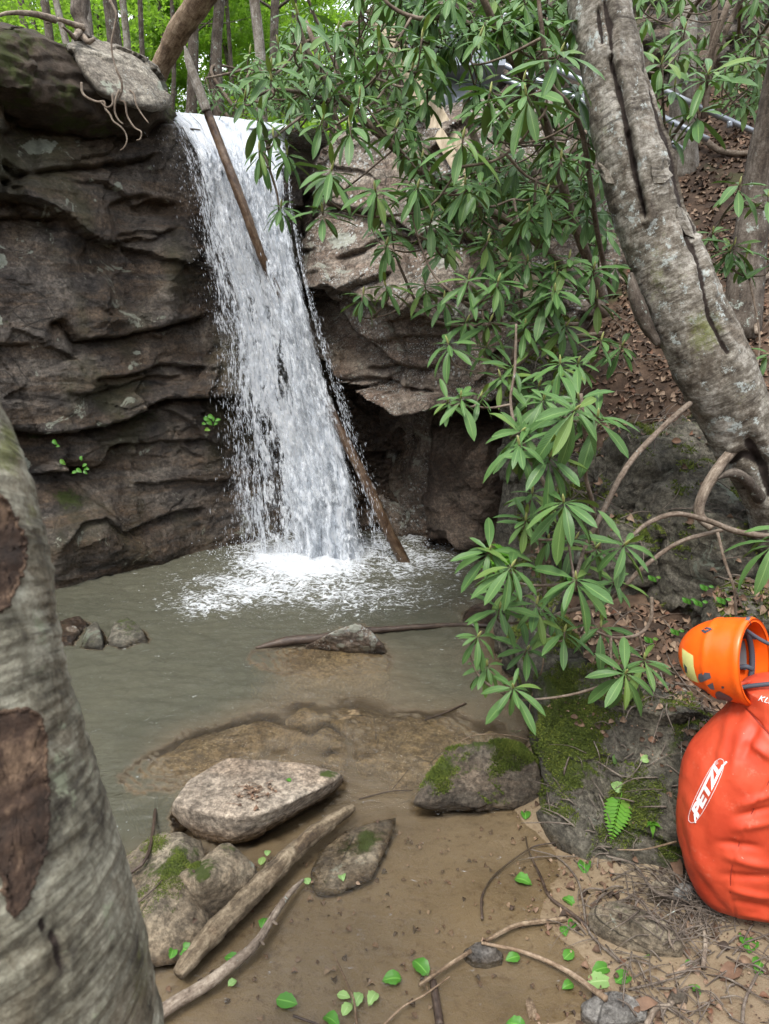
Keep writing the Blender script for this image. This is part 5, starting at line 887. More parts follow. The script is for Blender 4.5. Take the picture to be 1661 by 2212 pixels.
FT = [ # u, y, lean, radius px, mat, dark, label
 (207, 9.5, .0, 13, 'palebark', 'grey tree behind the cliff top, right of the rooted stump'), (110, 12, .01, 9, 'bark', 'slim dark tree seen over the turf at the upper left'),
 (60, 15, .0, 8, 'bark', 'distant dark tree nearest the upper left corner'), (150, 13.5, -.01, 8, 'palebark', 'pale distant tree just left of the rooted stump'),
 (250, 10.5, .02, 16, 'bark', 'dark furrowed tree behind the grey slab'), (270, 12.5, .01, 8, 'palebark', 'pale tree touching the right side of the dark furrowed tree'), (319, 13, .01, 6, 'bark', 'thin straight tree between the slab and the leaning log'),
 (385, 11, .07, 12, 'bark', 'dark tree leaning right beyond the leaning log'), (330, 14, .16, 5, 'bark', 'thin tree slanting across the gap behind the leaning log'), (425, 15, .01, 5, 'bark', 'thin straight tree just right of the leaning log'),
 (450, 12, .05, 6, 'bark', 'slim curved tree above the broken pole'), (480, 11, .02, 12, 'bark', 'brown tree behind the top of the broken pole'), (545, 10, .01, 12, 'palebark', 'pale grey tree half hidden by the hanging rhododendron'),
 (505, 16, -.02, 5, 'bark', 'thin distant tree between the brown tree and the pale grey tree'), (600, 13, .02, 10, 'bark', 'dim tree in the gap of the rhododendron thicket'), (355, 18, .0, 5, 'bark', 'faint far tree framed by the leaning log')]
for i, (u, y, ln_, rp, mt, lb2) in enumerate(FT): tree(u, y, ln_, rp, mt, lb2, 1 if i % 3 == 0 else 0, 60 + i, 9 + i % 3)
r_ = random.Random(5)
for i in range(16):   # foliage backdrop trees further off
    tree(-40 + i * 48 + r_.uniform(-15, 15), r_.uniform(16, 27), r_.uniform(-.02, .02), 5, 'bark', 'distant sunlit tree with yellow green leaves closing the view beyond the falls', 4, 90 + i, r_.uniform(9, 14), wob=.25)['group'] = 'far sunlit trees'
# trees on the right slope
for i, (u, y, ln_, rp, mt, lb2, H) in enumerate([(1655, 5.0, .0, 34, 'bark', 'straight brown tree trunk at the right edge of the picture', 6), (1500, 7.2, -.05, 26, 'palebark', 'grey tree on the slope behind the upright rhododendron spray', 6), (985, 8.4, .01, 15, 'bark', 'tree behind the staircase post', 6), (1100, 8.2, .02, 16, 'bark', 'dim tree trunk behind the handrails', 6), (1170, 7.8, .0, 12, 'palebark', 'pale trunk at the foot of the rock face', 6)]):
    tree(u, y, ln_, rp, mt, lb2, 0, 130 + i, H)
# ---------------- debris, ferns, fallen leaves ----------------
bpy.context.view_layer.update(); DG = bpy.context.evaluated_depsgraph_get()
SOL = [(o, BVHTree.FromObject(o, DG)) for o in SC.objects if o.type == 'MESH' and o.name.split('.')[0] in ('mossy_block', 'bank_rock', 'mossy_pillar_rock', 'flat_rock', 'mossy_rock', 'peaked_rock', 'sloping_rock', 'half_sunk_rock', 'shore_stone')]
def gq(x, y):
    i = min(max(int(np.searchsorted(gx, x)) - 1, 0), len(gx) - 2); j = min(max(int(np.searchsorted(gy, y)) - 1, 0), len(gy) - 2); a = (x - gx[i]) / (gx[i + 1] - gx[i]); b = (y - gy[j]) / (gy[j + 1] - gy[j])
    return float((GZ[i, j] * (1 - b) + GZ[i, j + 1] * b) * (1 - a) + (GZ[i + 1, j] * (1 - b) + GZ[i + 1, j + 1] * b) * a)
def drop(x, y):
    z = gq(x, y); n = np.array((0, 0, 1.)); src = None
    for o, b in SOL:
        h = b.ray_cast(Vector((x, y, 6)) - o.location, Vector((0, 0, -1)))
        if h[0] is not None and h[0].z + o.location.z > z: z = h[0].z + o.location.z; n = np.array(h[1]); src = o
    if src is None:
        e = .04; n = np.array((-(gq(x + e, y) - z) / e, -(gq(x, y + e) - z) / e, 1.)); n /= np.linalg.norm(n)
    return np.array((x, y, z)), n
def hit(u, v, up=0.0):   # first solid thing (rock or ground) along a photo ray
    d = Vector(ray(u, v)).normalized(); g = PG(u, v); best = (np.linalg.norm(g - CAM), g, np.array((0, 0, 1.)))
    for o, b in SOL:
        h = b.ray_cast(Vector((0, 0, CAMH)) - o.location, d)
        if h[0] is not None and h[3] < best[0]: best = (h[3], np.array(h[0] + o.location), np.array(h[1]))
    return best[1] + best[2] * up, best[2]
def flat_leaf(seed, n=7, w=.33, curl=.1, ser=0.0):
    r = random.Random(seed); V = []; UV = []
    for i in range(n):
        s = i / (n - 1); hw = w * math.sin(math.pi * min(1, s ** .9 + .02)) ** .7 * (1 + ser * (i % 2)) if 0 < s < 1 else .01
        for j in (-1, -.5, 0, .5, 1): V.append((s - .5, j * hw, -curl * (s - .5) ** 2 * 2 + abs(j) * curl * r.uniform(.2, .9) * hw * 2)); UV.append((s, j * .5 + .5))
    return np.array(V), [(i * 5 + j, (i + 1) * 5 + j, (i + 1) * 5 + j + 1, i * 5 + j + 1) for i in range(n - 1) for j in range(4)], np.array(UV)
m = NM('dead_leaf', .75); rv = m.attr('rv'); n_ = m.noise(30, 5, .7)
c_ = m.ramp(rv, [(0, (.035, .022, .014)), (.3, (.09, .052, .03)), (.55, (.17, .10, .062)), (.8, (.28, .2, .135)), (1, (.13, .055, .028))])
m.out(m.mix(m.sstep(n_, .35, .65, 0, .6), c_, m.mix(1.0, c_, (.45, .42, .4), 'MULTIPLY')), .75, m.bump(n_, .5, .006)); M['dead'] = m.m
LL_ = [flat_leaf(i, 6, .3 + .04 * i, .3 + .12 * i) for i in range(4)]
r = random.Random(77)
def litter(name, n, reg, size, label, cat=None, mat='dead', lmin=.6):
    mb = MB(); k = 0; t_ = 0
    while k < n and t_ < n * 4:
        t_ += 1; x, y = r.uniform(reg[0], reg[2]), r.uniform(reg[1], reg[3])
        z0 = gq(x, y)
        if z0 < reg[4]: continue
        p, nn = drop(x, y)
        if nn[2] < .5 and r.random() < .7: continue
        if p[2] > z0 + .03 and not (y < 3.2 and p[2] > .4) and r.random() < .9: continue
        nn = nn + np.array([r.uniform(-.55, .55) for _ in range(3)]); d = np.array((r.uniform(-1, 1), r.uniform(-1, 1), 0)); V, F, uv = LL_[r.randrange(4)]; M3 = frame(d, nn / np.linalg.norm(nn)); mb.add(p + nn * .008 + (V * size * r.uniform(lmin, 1.3)) @ M3.T, F, uv, r.random()); k += 1
    return tag(mb.build(name, M[mat]), label, cat, None, 'stuff')
litter('leaf_litter', 5600, (.9, 2.55, 3.4, 6.3, .3), .045, 'brown dead leaves covering the bank and slope', 'leaf litter')
litter('slope_litter', 2600, (1.2, 6.3, 4.4, 8.6, .3), .055, 'brown dead leaves on the upper slope behind the trunks', 'leaf litter')
litter('sand_litter', 420, (.5, 1.45, 1.9, 2.6, .008), .03, 'small brown leaf scraps scattered on the sand', 'leaf litter')
litter('sunken_litter', 260, (-.75, 1.45, .9, 2.5, -.06), .022, 'dark leaf scraps lying in the muddy shallows', 'leaf litter')
litter('sand_crumbs', 1500, (.42, 1.4, 1.9, 2.7, -.005), .009, 'dark crumbs of bark and leaf on the sand', 'debris')
mb = MB(); k = 0
while k < 1500:
    big = r.random() < .6; x, y = (r.uniform(.95, 3.2), r.uniform(2.6, 6.2)) if big else (r.uniform(.55, 1.8), r.uniform(1.45, 2.5))
    if gq(x, y) < (.3 if big else .01): continue
    p, nn = drop(x, y); a = r.uniform(0, 6.28); L = r.uniform(.06, .3) * (1 if big else .7); d = np.array((math.cos(a), math.sin(a), 0)); d = d - nn * d.dot(nn); q = p + d * L; w_ = r.uniform(.0012, .004 if not big else .005)
    pm = (p + q) / 2 + np.array((r.uniform(-.1, .1) * L, r.uniform(-.1, .1) * L, .012)); V, F, uv = tubeVF([p + nn * .008, pm + nn * .012, q + nn * .006], [w_, w_ * .8, w_ * .4], 5, 7, .2); mb.add(V, F, uv, r.random()); k += 1
tag(mb.build('fallen_twigs', M['twig']), 'small grey twigs strewn over bank and sand', 'twigs', None, 'stuff')
# brush pile of fine twigs under the backpack
mb = MB()
for i in range(170):
    u, v = r.gauss(1500, 45), r.gauss(1975, 38); p, nn = hit(min(1655, max(1400, u)), v, .004); a = r.uniform(0, 3.14); L = r.uniform(.06, .24); d = np.array((math.cos(a), math.sin(a), r.uniform(-.05, .25))); q = p + d * L; q[2] = max(q[2], p[2]); V, F, uv = tubeVF([p - d * .02, (p + q) / 2 + np.array([r.uniform(-.02, .02) for _ in range(3)]) + (0, 0, .015), q], [.0022, .0016, .0008], 5, 8, .2); mb.add(V, F, uv, r.random())
tag(mb.build('brush_pile', M['twig']), 'tangle of fine grey twigs at the foot of the backpack', 'twigs', None, 'stuff')
# moss tufts
m = NM('moss_tuft', .9); rv = m.attr('rv'); m.out(m.ramp(rv, [(0, (.03, .045, .006)), (.5, (.075, .105, .012)), (1, (.17, .19, .03))]), .9); M['moss'] = m.m
def tufts(o, n, sc, label, thr=.35, seed=1, lo=.004, hi=.010, spots=None):
    me = o.data; me.calc_loop_triangles(); co = np.empty(len(me.vertices) * 3, np.float32); me.vertices.foreach_get('co', co); co = co.reshape(-1, 3); ti = np.empty(len(me.loop_triangles) * 3, np.int32); me.loop_triangles.foreach_get('vertices', ti); ti = ti.reshape(-1, 3)
    a, b, c = co[ti[:, 0]], co[ti[:, 1]], co[ti[:, 2]]; N = np.cross(b - a, c - a); A = np.linalg.norm(N, axis=1); N = N / A[:, None]; cen = (a + b + c) / 3 + np.array(o.location); u, v = proj(cen)
    w = A * sm(N[:, 2] * .5 + fbm(cen, 5, 4, seed=seed) * .9 + (blob(u, v, spots) if spots else 0), thr, thr + .25) * (cen[:, 2] > .03) * (((cen - CAM) * N).sum(1) < .1)
    rs_ = np.random.RandomState(seed); k = rs_.choice(len(A), n, p=w / w.sum()); f = rs_.rand(n, 2); f.sort(1); P = a[k] * f[:, :1] + b[k] * (f[:, 1:] - f[:, :1]) + c[k] * (1 - f[:, 1:])
    h = rs_.uniform(lo, hi, n)[:, None]; d = N[k] + rs_.normal(0, .45, (n, 3)); s = rs_.normal(0, 1, (n, 3)); s = np.cross(d, s); s /= np.linalg.norm(s, axis=1)[:, None]; wd = h * .3
    V = np.stack([P - s * wd, P + s * wd, P + d * h], 1).reshape(-1, 3); F = np.arange(3 * n).reshape(-1, 3); return tag(link('moss', mesh('moss', V, F, False, {'rv': np.repeat(rs_.rand(n) * .6 + .2 + .4 * np.clip(fbm(P, 12, 2), -.5, .5), 3)}), M['moss'], o), kind='stuff')
OB = bpy.data.objects
tufts(OB['mossy_rock'], 26000, 1, '', .25, 3, .003, .009)
tufts(OB['mossy_block'], 60000, 1, '', .42, 4, .003, .010, [(1220, 1600, 80, 110, .7), (1200, 1490, 60, 50, .5), (1360, 1760, 80, 70, .6), (1440, 1850, 50, 50, .6), (1290, 1800, 40, 50, .4)])
tufts(OB['peaked_rock'], 5000, 1, '', .55, 5, .002, .006, [(430, 1890, 30, 40, .4)])
tufts(OB['sloping_rock'], 7000, 1, '', .55, 6, .002, .006, [(400, 1850, 50, 30, .4)])
for i in range(8): tufts(OB['bank_rock' + ('' if i == 0 else '.%03d' % i)], 9000, 1, '', .4, 7 + i, .005, .014)
tufts(OB['mossy_pillar_rock'], 16000, 1, '', .45, 14, .008, .02, [(1130, 1150, 50, 70, .5), (1120, 850, 30, 120, .4)])
# sticks that can be told apart
def stick(label, pts, rad, mat='twig', up=.008, cat='stick', zf=None, name='stick', seg=7, rough=.18):
    P = [hit(u, v, up)[0] if zf is None else PZ(u, v, zf) for u, v in pts]
    if zf is None:
        z = np.array([p[2] for p in P]); P = [np.array((*p[:2], max(p[2], z[max(0, i - 1):i + 2].mean()))) for i, p in enumerate(P)]
    rr = np.linspace(rad[0], rad[1], len(P)); return tube_obj(name, P, rr, mat, seg, len(P) * 8, rough, label, cat, seed=len(label))
stick('long pale tapering stick lying on the sand above the grey and tan stone', [(1039, 2041), (1130, 2078), (1220, 2120), (1308, 2166)], (.005, .0095), 'stick', .014)
stick('orange brown stick crossing the water edge beside the grey angular stone', [(905, 2128), (1000, 2065), (1083, 2014), (1128, 1996), (1222, 1985)], (.006, .009), 'brownlog', zf=.018)
stick('thin light twig running up from the bottom edge left of the grey stone', [(828, 2215), (870, 2175), (918, 2148), (972, 2109)], (.0035, .0022), 'stick', zf=.015)
stick('dark lichen flecked twig arching over the wet sand', [(1041, 1995), (1041, 1947), (1066, 1907), (1115, 1867), (1155, 1840), (1204, 1820)], (.005, .0025), 'darktwig', .012)
stick('dark wet stick slanting down to the rounded brown stone', [(1135, 1813), (1142, 1849), (1168, 1907), (1186, 1947), (1231, 1987), (1267, 2014)], (.003, .008), 'darktwig', .01)
stick('long grey twig bending past the left end of the rounded brown stone', [(1146, 1851), (1204, 1867), (1245, 1907), (1258, 1956), (1280, 2010), (1338, 2084)], (.0025, .0045), 'twig', .016)
stick('straight thin twig at the foot of the mossy block', [(1119, 1871), (1168, 1867), (1249, 1862)], (.0032, .0018), 'twig', .014)
stick('grey stick lying over the ochre stone', [(1307, 1869), (1365, 1893), (1410, 1914), (1464, 1938)], (.004, .006), 'twig', .03)
stick('pale twig leaning up toward the backpack along the mossy block', [(1330, 1867), (1392, 1835), (1464, 1811)], (.002, .004), 'stick', .02)
stick('thin crooked twig hanging down across the sand right of the rounded stone', [(1455, 1885), (1450, 1960), (1441, 2014), (1452, 2088)], (.0028, .0035), 'root', .012)
stick('thick brown stick below the backpack', [(1508, 1996), (1522, 2032), (1517, 2104)], (.006, .0085), 'root', .01)
stick('curved brown root like stick at the bottom right', [(1390, 2215), (1415, 2192), (1446, 2165), (1481, 2148)], (.01, .007), 'root', .012)
stick('grey curved stick at the lower right corner', [(1602, 2215), (1608, 2170), (1634, 2117)], (.005, .004), 'twig', .012)
stick('reddish twig standing out of the water near the bottom edge', [(720, 2059), (752, 2130), (764, 2160), (771, 2215)], (.0025, .0045), 'brownlog', zf=.015)
stick('short dark stick on the bottom edge left of the leaf cluster', [(633, 2194), (693, 2215)], (.004, .003), 'darktwig', zf=.008)
stick('thin branching twig on the water between flat rock and mossy rock', [(775, 1726), (845, 1709), (892, 1707)], (.0028, .0014), 'darktwig', zf=.01)
stick('fine dark twig rising from the shallows left of the mossy rock', [(849, 1703), (868, 1680), (890, 1654)], (.0022, .001), 'darktwig', zf=.03)
stick('dark stick poking out of the cobbled shallows', [(917, 1555), (960, 1540), (1006, 1519)], (.003, .006), 'darktwig', zf=.01)
stick('dark curved stick on the sloping rock by the foreground trunk', [(281, 1904), (324, 1847), (349, 1797)], (.006, .008), 'darktwig', .012)
stick('thin dark twig low on the sloping rock', [(300, 1962), (330, 1930), (352, 1905)], (.003, .002), 'darktwig', .01)
stick('dark sunken branch piece at the bottom edge under the orange brown stick', [(935, 2120), (945, 2180), (950, 2215)], (.012, .014), 'darktwig', zf=.0)
for lb2, pp, rd in [('bare whitish branch arching over the mossy rock and down to the water', [(1158, 1601, 2.95), (1120, 1631, 2.85), (1094, 1681, 2.75), (1099, 1711, 2.7), (1111, 1749, 2.62), (1094, 1800, 2.5)], (.005, .0015)), ('thin grey twig lying along the top of the mossy rock', [(985, 1605, 2.9), (1020, 1590, 2.95), (1052, 1586, 2.95), (1110, 1590, 2.98), (1160, 1604, 2.98)], (.0015, .0035)), ('white forked twig hanging beside the corner of the mossy block', [(1150, 1590, 2.95), (1165, 1660, 2.85), (1168, 1720, 2.7), (1160, 1755, 2.62)], (.003, .0015)), ('pale dry stem hanging from the rhododendron at the block corner', [(1175, 1350, 2.9), (1172, 1440, 2.85), (1150, 1500, 2.85), (1140, 1560, 2.85)], (.003, .004))]:
    tube_obj('branch', [PY(*a) for a in pp], np.linspace(*rd, len(pp)), 'stick', 6, len(pp) * 8, .15, lb2, 'branch')
def bark(label, u, v, L, w, ang, mat, seed):
    p, nn = hit(u, v, .012); V, F, uv = flat_leaf(seed, 9, w / L, .25); V = V * np.array((1, 1, 1)); V[:, 1] += .02 * np.sin(V[:, 0] * 9); d = np.array((math.cos(ang), math.sin(ang), 0)); M3 = frame(d, nn); V = (V * L) @ M3.T; T_ = MB(); T_.add(p + V, F, uv, .5); T_.add(p + V - nn * .004, [f[::-1] for f in F], uv, .3); o = T_.build('bark_piece', M[mat]); return tag(o, label, 'bark')
bark('flat grey brown piece of bark below the backpack', 1580, 2105, .1, .026, .5, 'dead', 1); bark('orange strip of bark at the bottom left of the pale stick', 1146, 2188, .09, .014, 1.5, 'brownlog', 2); bark('rolled brown bark beside the curved root like stick', 1385, 2170, .09, .016, .15, 'dead', 3); bark('long light willow like dead leaf on the sand', 1478, 2112, .11, .012, .25, 'stick', 4); bark('dark red bark strip at the right end of the mossy block foot', 1462, 1862, .16, .02, 1.3, 'dead', 5)
# green fallen leaves
M['green'] = mat_leaf('fresh_green_leaf', (.042, .14, .018), (.11, .19, .06), .34, vein=(.15, .33, .06), trans=.15, var=.2, hole=False)
M['greenlight'] = mat_leaf('pale_green_leaf', (.15, .26, .09), (.2, .3, .14), .45, vein=(.3, .42, .18), trans=.15, var=.2)
for i, (u, v, s, kind, lb2) in enumerate([
 (578,1841,.035,1,'small round light leaf stuck behind the middle of the log'), (566,1858,.05,1,'pale lobed leaf lying in the wet behind the log'), (581,1904,.068,0,'glossy dark green leaf pressed against the back of the log'), (739,1896,.04,1,'light green leaf on the half sunk rock'), (663,1902,.04,1,'small leaf at the upper end of the curved branch'), (570,1991,.055,0,'leaf wedged between log and curved branch'), (500,2069,.06,0,'bright leaf tucked low between log and curved branch'), (441,2040,.045,0,'small leaf on mud left of the log near its frayed end'), (399,2052,.07,0,'large bright leaf in the cluster left of the log'), (401,2073,.055,1,'pale leaf in the cluster left of the log'), (372,2056,.05,0,'green leaf nearest the foreground trunk'), (502,2122,.035,1,'small torn leaf on open mud below the curved branch'), (619,2162,.08,0,'round toothed leaf lying alone on the mud'), (908,2086,.085,0,'upright toothed leaf above the orange brown stick'), (847,2113,.075,0,'dark sideways leaf left of the upright toothed leaf'),
 (773,2156,.06,1,'pale leaf at the left of the wet leaf cluster'), (805,2154,.06,1,'pale heart shaped leaf at the right of the wet leaf cluster'), (716,2202,.07,0,'yellow green leaf at the bottom edge'), (750,2177,.055,1,'pale leaf lowest in the wet leaf cluster'), (742,2150,.05,1,'narrow pale leaf at the left tip of the wet leaf cluster'), (1130,1900,.08,0,'bright green leaf on wet sand left of the dark wet stick'), (1262,1873,.085,0,'large toothed leaf at the foot of the mossy block'), (1227,1952,.06,0,'leaf beside the dark wet stick, left of the rounded brown stone'), (1218,2016,.05,0,'round leaf lower left of the rounded brown stone'), (1234,2008,.05,0,'leaf overlapping the round leaf by the stone'), (1229,2061,.06,0,'leaf alone on litter below the rounded stone'), (1108,2068,.06,0,'leaf above the pale stick next to the grey stone'), (1298,2099,.075,0,'dark green leaf above the lime coloured one'), (1296,2126,.095,1,'long lime coloured leaf beside the pale stick'), (1347,2115,.08,0,'pointed green leaf standing on edge right of the lime one'), (1227,2128,.05,0,'leaf half under the pale stick'), (1401,2063,.035,1,'tiny pale triangular leaf below the rounded stone'), (1488,2090,.045,0,'small leaf on open sand under the backpack'), (1499,2144,.05,0,'lobed leaf by the small olive stone'), (1616,2041,.10,0,'large glossy leaf right under the backpack'), (1640,2090,.08,0,'folded leaf at the right edge under the backpack'), (1135,1768,.07,0,'leaf floating at the foot of the mossy rock'), (1115,2212,.07,0,'green leaf on the bottom edge beside the grey and tan stone'),
 (623,1687,.03,0,'tiny green leaf on top of the flat rock'), (1332,1640,.06,0,'green leaf on the face of the mossy block'), (1397,1640,.05,1,'pale green leaf low on the mossy block near the backpack'), (1338,1700,.07,1,'light leaf above the fern on the mossy block')]):
    p, nn = hit(u, v, .006)
    if p[2] < .004: p = PZ(u, v, .006); nn = np.array((0, 0, 1.))
    rr = random.Random(i + 3); a = rr.uniform(0, 6.28); V, F, uv = flat_leaf(i, 9, .33 if s > .04 else .4, rr.uniform(.12, .4), .1); M3 = frame(np.array((math.cos(a), math.sin(a), 0)), nn + np.array((rr.uniform(-.2, .2), rr.uniform(-.3, .0), 0)))
    o = link('fallen_leaf', mesh('fallen_leaf', (V * s * .86) @ M3.T, F, True, {'rv': np.full(len(V), rr.random() * .5)}, uv), M['greenlight' if kind else 'green']); o.location = p; tag(o, lb2, 'leaf')
# dry twig debris on the flat rock
mb = MB()
for i in range(60):
    p, nn = hit(r.gauss(545, 22), r.gauss(1712, 10), .004); a = r.uniform(0, 3.14); L = r.uniform(.01, .06); d = np.array((math.cos(a), math.sin(a) * .6, 0)); V, F, uv = tubeVF([p, p + d * L * .5 + (0, 0, .004), p + d * L], [.0012, .001, .0006], 5, 5, .2); mb.add(V, F, uv, r.random())
    if i % 2: V, F, uv = LL_[i % 4]; mb.add(p + (V * .018) @ frame(d, nn).T, F, uv, r.random())
tag(mb.build('twig_debris', M['dead']), 'small heap of dry twigs and bud scales on the flat rock', 'debris', None, 'stuff')
# ferns
M['fern'] = mat_leaf('fern_green', (.08, .22, .02), (.12, .24, .05), .6, vein=(.12, .26, .04), trans=.3, var=.15)
pin = flat_leaf(2, 6, .16, .15, .3)
def fern(label, base, fronds, L, seed, n=22, wf=.30):
    rr = random.Random(seed); root = empty('fern', label, 'fern', base)
    for (dx, dy, dz, l) in fronds:
        d = np.array((dx, dy, dz), float); d /= np.linalg.norm(d); pts = [base + d * l * L * t + np.array((0, 0, -.35 * l * L * t * t)) for t in np.linspace(0, 1, 8)]; C = spline(pts, n); mb = MB(); V, F, uv = tubeVF(pts, np.linspace(.0018, .0006, 8), 5, 16, 0); mb.add(V, F, uv, .5)
        side = np.cross(d, (0, 0, 1)); side /= np.linalg.norm(side); up = np.cross(side, d)
        for k in range(2, n):
            t = k / n; w_ = wf * l * L * (math.sin(math.pi * min(1, (t + .12) ** .8)) ** .8) * (1.02 - t * .55)
            for s in (-1, 1): dd = side * s + d * .35 + up * rr.uniform(-.05, .1); V, F, uv = pin; mb.add(C[k] + dd / np.linalg.norm(dd) * w_ * .5 + (V * w_) @ frame(dd, up).T, F, uv, rr.random())
        mb.build('frond', M['fern'], root, base=tuple(base))
fern('bright green fern at the pool edge behind the rhododendron', PY(1105, 1200, 3.0), [(-1, -.2, .5, 1), (-1, -.5, .1, .95), (-.8, -.6, -.2, .8), (-.9, .2, .8, .7), (-.5, -.8, .1, .7)], .22, 1)
b_, _n = hit(1345, 1712, .01); fern('single bright fern frond drooping on the face of the mossy block', b_, [(-.35, -.5, -.75, 1)], .15, 2, 15, .42)
b_, _n = hit(1412, 1775, .01); fern('tiny pale polypody fern low on the mossy block near the backpack', b_, [(-.6, -.5, .3, 1), (.5, -.6, .2, .9), (-.1, -.6, -.6, .9), (.1, -.5, .6, .8)], .045, 3)
b_, _n = hit(1115, 1590, .01); fern('small fern sprig between the mossy rock and the block', b_, [(-.6, -.4, .5, 1), (-.2, -.5, .7, 1), (.5, -.3, .6, .8)], .07, 4)
def sprig(label, pts, s, mat='green', name='small_plant'):
    root = empty(name, label, 'plant', pts[0])
    for i, p in enumerate(pts): V, F, uv = flat_leaf(i, 7, .3, .3); rr = random.Random(i); o = link('leaf', mesh('leaf', (V * s * rr.uniform(.7, 1.2)) @ frame(np.array((rr.uniform(-1, 1), -.2, rr.uniform(-1, .2))), np.array((rr.uniform(-.4, .4), -1, .5))).T, F, True, {'rv': np.full(len(V), .3)}, uv), M[mat], root); o.location = Vector(p - pts[0])
sprig('little plant with hanging green leaves on the cliff left of the falls', [PY(u, v, 6.05) for u, v in [(446,905),(440,915),(452,912),(460,905),(466,915),(447,928),(455,900),(470,907)]], .06)
sprig('tiny green plant growing from a crack in the lower left cliff', [PY(u, v, 5.2) for u, v in [(118,955),(124,963),(135,998),(175,990),(182,1005),(186,1012),(170,1016),(160,1020),(184,1020)]], .05)
for i, (u, v) in enumerate([(1185,1245),(1500,1305),(1525,1310),(1555,1312),(1425,1252),(1245,1255),(1405,1385),(1600,1500),(1460,1380),(1530,1270)]):
    b_, _n = hit(u, v, .03); sprig('green seedling among the leaf litter ' + ['left of the large whorl', 'above the helmet', 'above and right of the helmet top', 'nearest the dark hollow rock', 'below the curved stem', 'in the shade of the large whorl', 'left of the helmet', 'under the helmet', 'beside the big lower whorl', 'in front of the mossy bank rocks'][i], [b_, b_ + np.array((.02, -.01, .015)), b_ + np.array((-.02, -.01, .01))], .034)
# surface roots on the slope
for i, (pp, rd, lb2) in enumerate([([(1660,600),(1600,655),(1560,650)], .03, 'thick root crossing the litter at the right edge'), ([(1600,640),(1625,690),(1630,760)], .022, 'root running down the slope beside the straight tree'), ([(1470,265),(1510,330),(1560,345),(1640,335)], .035, 'smooth pale log lying under the stump of the slope'), ([(1440,430),(1390,470),(1360,520)], .02, 'dark root behind the leaning trunk'), ([(1300,600),(1360,610),(1440,640)], .012, 'thin branch lying on the slope left of the leaning trunk'), ([(1265,560),(1330,600),(1360,640)], .012, 'dead branch on the litter under the rhododendron screen')]):
    stick(lb2, pp, (rd, rd * .7), 'root', rd * .5, 'root', name='root', seg=10)
# ---------------- backpack ----------------
BO = [(1488,1600,1.97),(1512,1590,1.97),(1535,1560,1.965),(1570,1526,1.96),(1610,1493,1.95),(1650,1476,1.94),(1690,1465,1.93),(1740,1461,1.92),(1800,1462,1.91),(1870,1480,1.89),(1930,1510,1.88),(1975,1556,1.87),(2000,1600,1.865),(2012,1640,1.86)]
bp = empty('backpack', 'large red rope backpack with white oval logo at the right edge', 'backpack', PY(1700, 2012, 1.9))
pl_ = np.array([PY(u, v, y) for v, u, y in BO]); zt, zb = pl_[0, 2], pl_[-1, 2]; cx = PY(1735, 1750, 1.9)[0]; cyc = 1.97
nz_, ns2 = 220, 260; zz = np.linspace(zt, zb, nz_); xl = np.interp(zz, pl_[::-1, 2], pl_[::-1, 0]); k5 = np.ones(9) / 9; xl = np.convolve(np.pad(xl, 4, mode='edge'), k5, 'valid'); hw = cx - xl
an = np.linspace(0, 2 * np.pi, ns2, endpoint=False); V = np.zeros((nz_, ns2, 3)); s_ = (zz - zb) / (zt - zb); dep = .19 * (1 - .42 * (2 * s_ - 1) ** 4) * np.sqrt(np.clip(1 - (1 - np.clip(s_ / .12, 0, 1)) ** 2, .08, 1)); ex = .8
ca, sa = np.sign(np.cos(an)) * abs(np.cos(an)) ** ex, np.sign(np.sin(an)) * abs(np.sin(an)) ** ex

ou = np.array([(b_[0], b_[1]) for b_ in BO], float)
for _ in range(4):
    T_ = np.stack([cx + hw[:, None] * ca[None], cyc + dep[:, None] * sa[None], zz[:, None] + 0 * ca[None]], -1); uu, vv = proj(T_); j_ = uu.argmin(1); um = uu[np.arange(nz_), j_]; vm = vv[np.arange(nz_), j_]; tgt = np.interp(vm, ou[:, 0], ou[:, 1]); hw = np.clip(hw + (um - tgt) / 720., .05, .5)
    hw = np.convolve(np.pad(hw, 4, mode='edge'), k5, 'valid')
V[..., 0] = cx + hw[:, None] * ca; V[..., 1] = cyc + dep[:, None] * sa; V[..., 2] = zz[:, None]
nrm = np.stack([np.cos(an)[None] * np.ones((nz_, 1)), np.sin(an)[None] * np.ones((nz_, 1)), np.zeros((nz_, ns2))], -1)
u, v = proj(V)
def fold(p0, p1, w, a, dsp=0):
    ab = np.array(p1, float) - p0; t_ = np.clip(((u - p0[0]) * ab[0] + (v - p0[1]) * ab[1]) / (ab @ ab), 0, 1); d = np.hypot(u - p0[0] - ab[0] * t_, v - p0[1] - ab[1] * t_); return a * np.exp(-(d / w) ** 2) * np.sin(np.pi * np.clip(t_ * .9 + .05, 0, 1)) ** .5
D = .014 * fbm(V, 5, 3, seed=2, sc=(1, 1, .6)) + .004 * fbm(V, 14, 3, seed=3, sc=(1, 1, .7))
for f in [((1590,1510),(1540,1640),16,.012),((1575,1540),(1520,1680),12,-.010),((1620,1540),(1580,1680),14,.009),((1640,1560),(1600,1640),10,-.010),((1600,1740),(1670,1715),9,.010),((1590,1765),(1670,1745),8,-.010),((1585,1790),(1670,1775),10,.009),((1550,1820),(1640,1830),9,-.009),((1570,1850),(1670,1870),10,.010),((1560,1890),(1670,1895),9,-.008),((1580,1920),(1670,1940),8,.009),((1585,1945),(1670,1965),8,-.009),((1480,1760),(1545,1940),16,.007),((1540,1690),(1530,1850),26,.008),((1600,1975),(1670,1985),7,.008),((1620,1600),(1670,1640),12,.01),((1500,1880),(1580,1985),9,-.006)]: D = D + fold(*f)
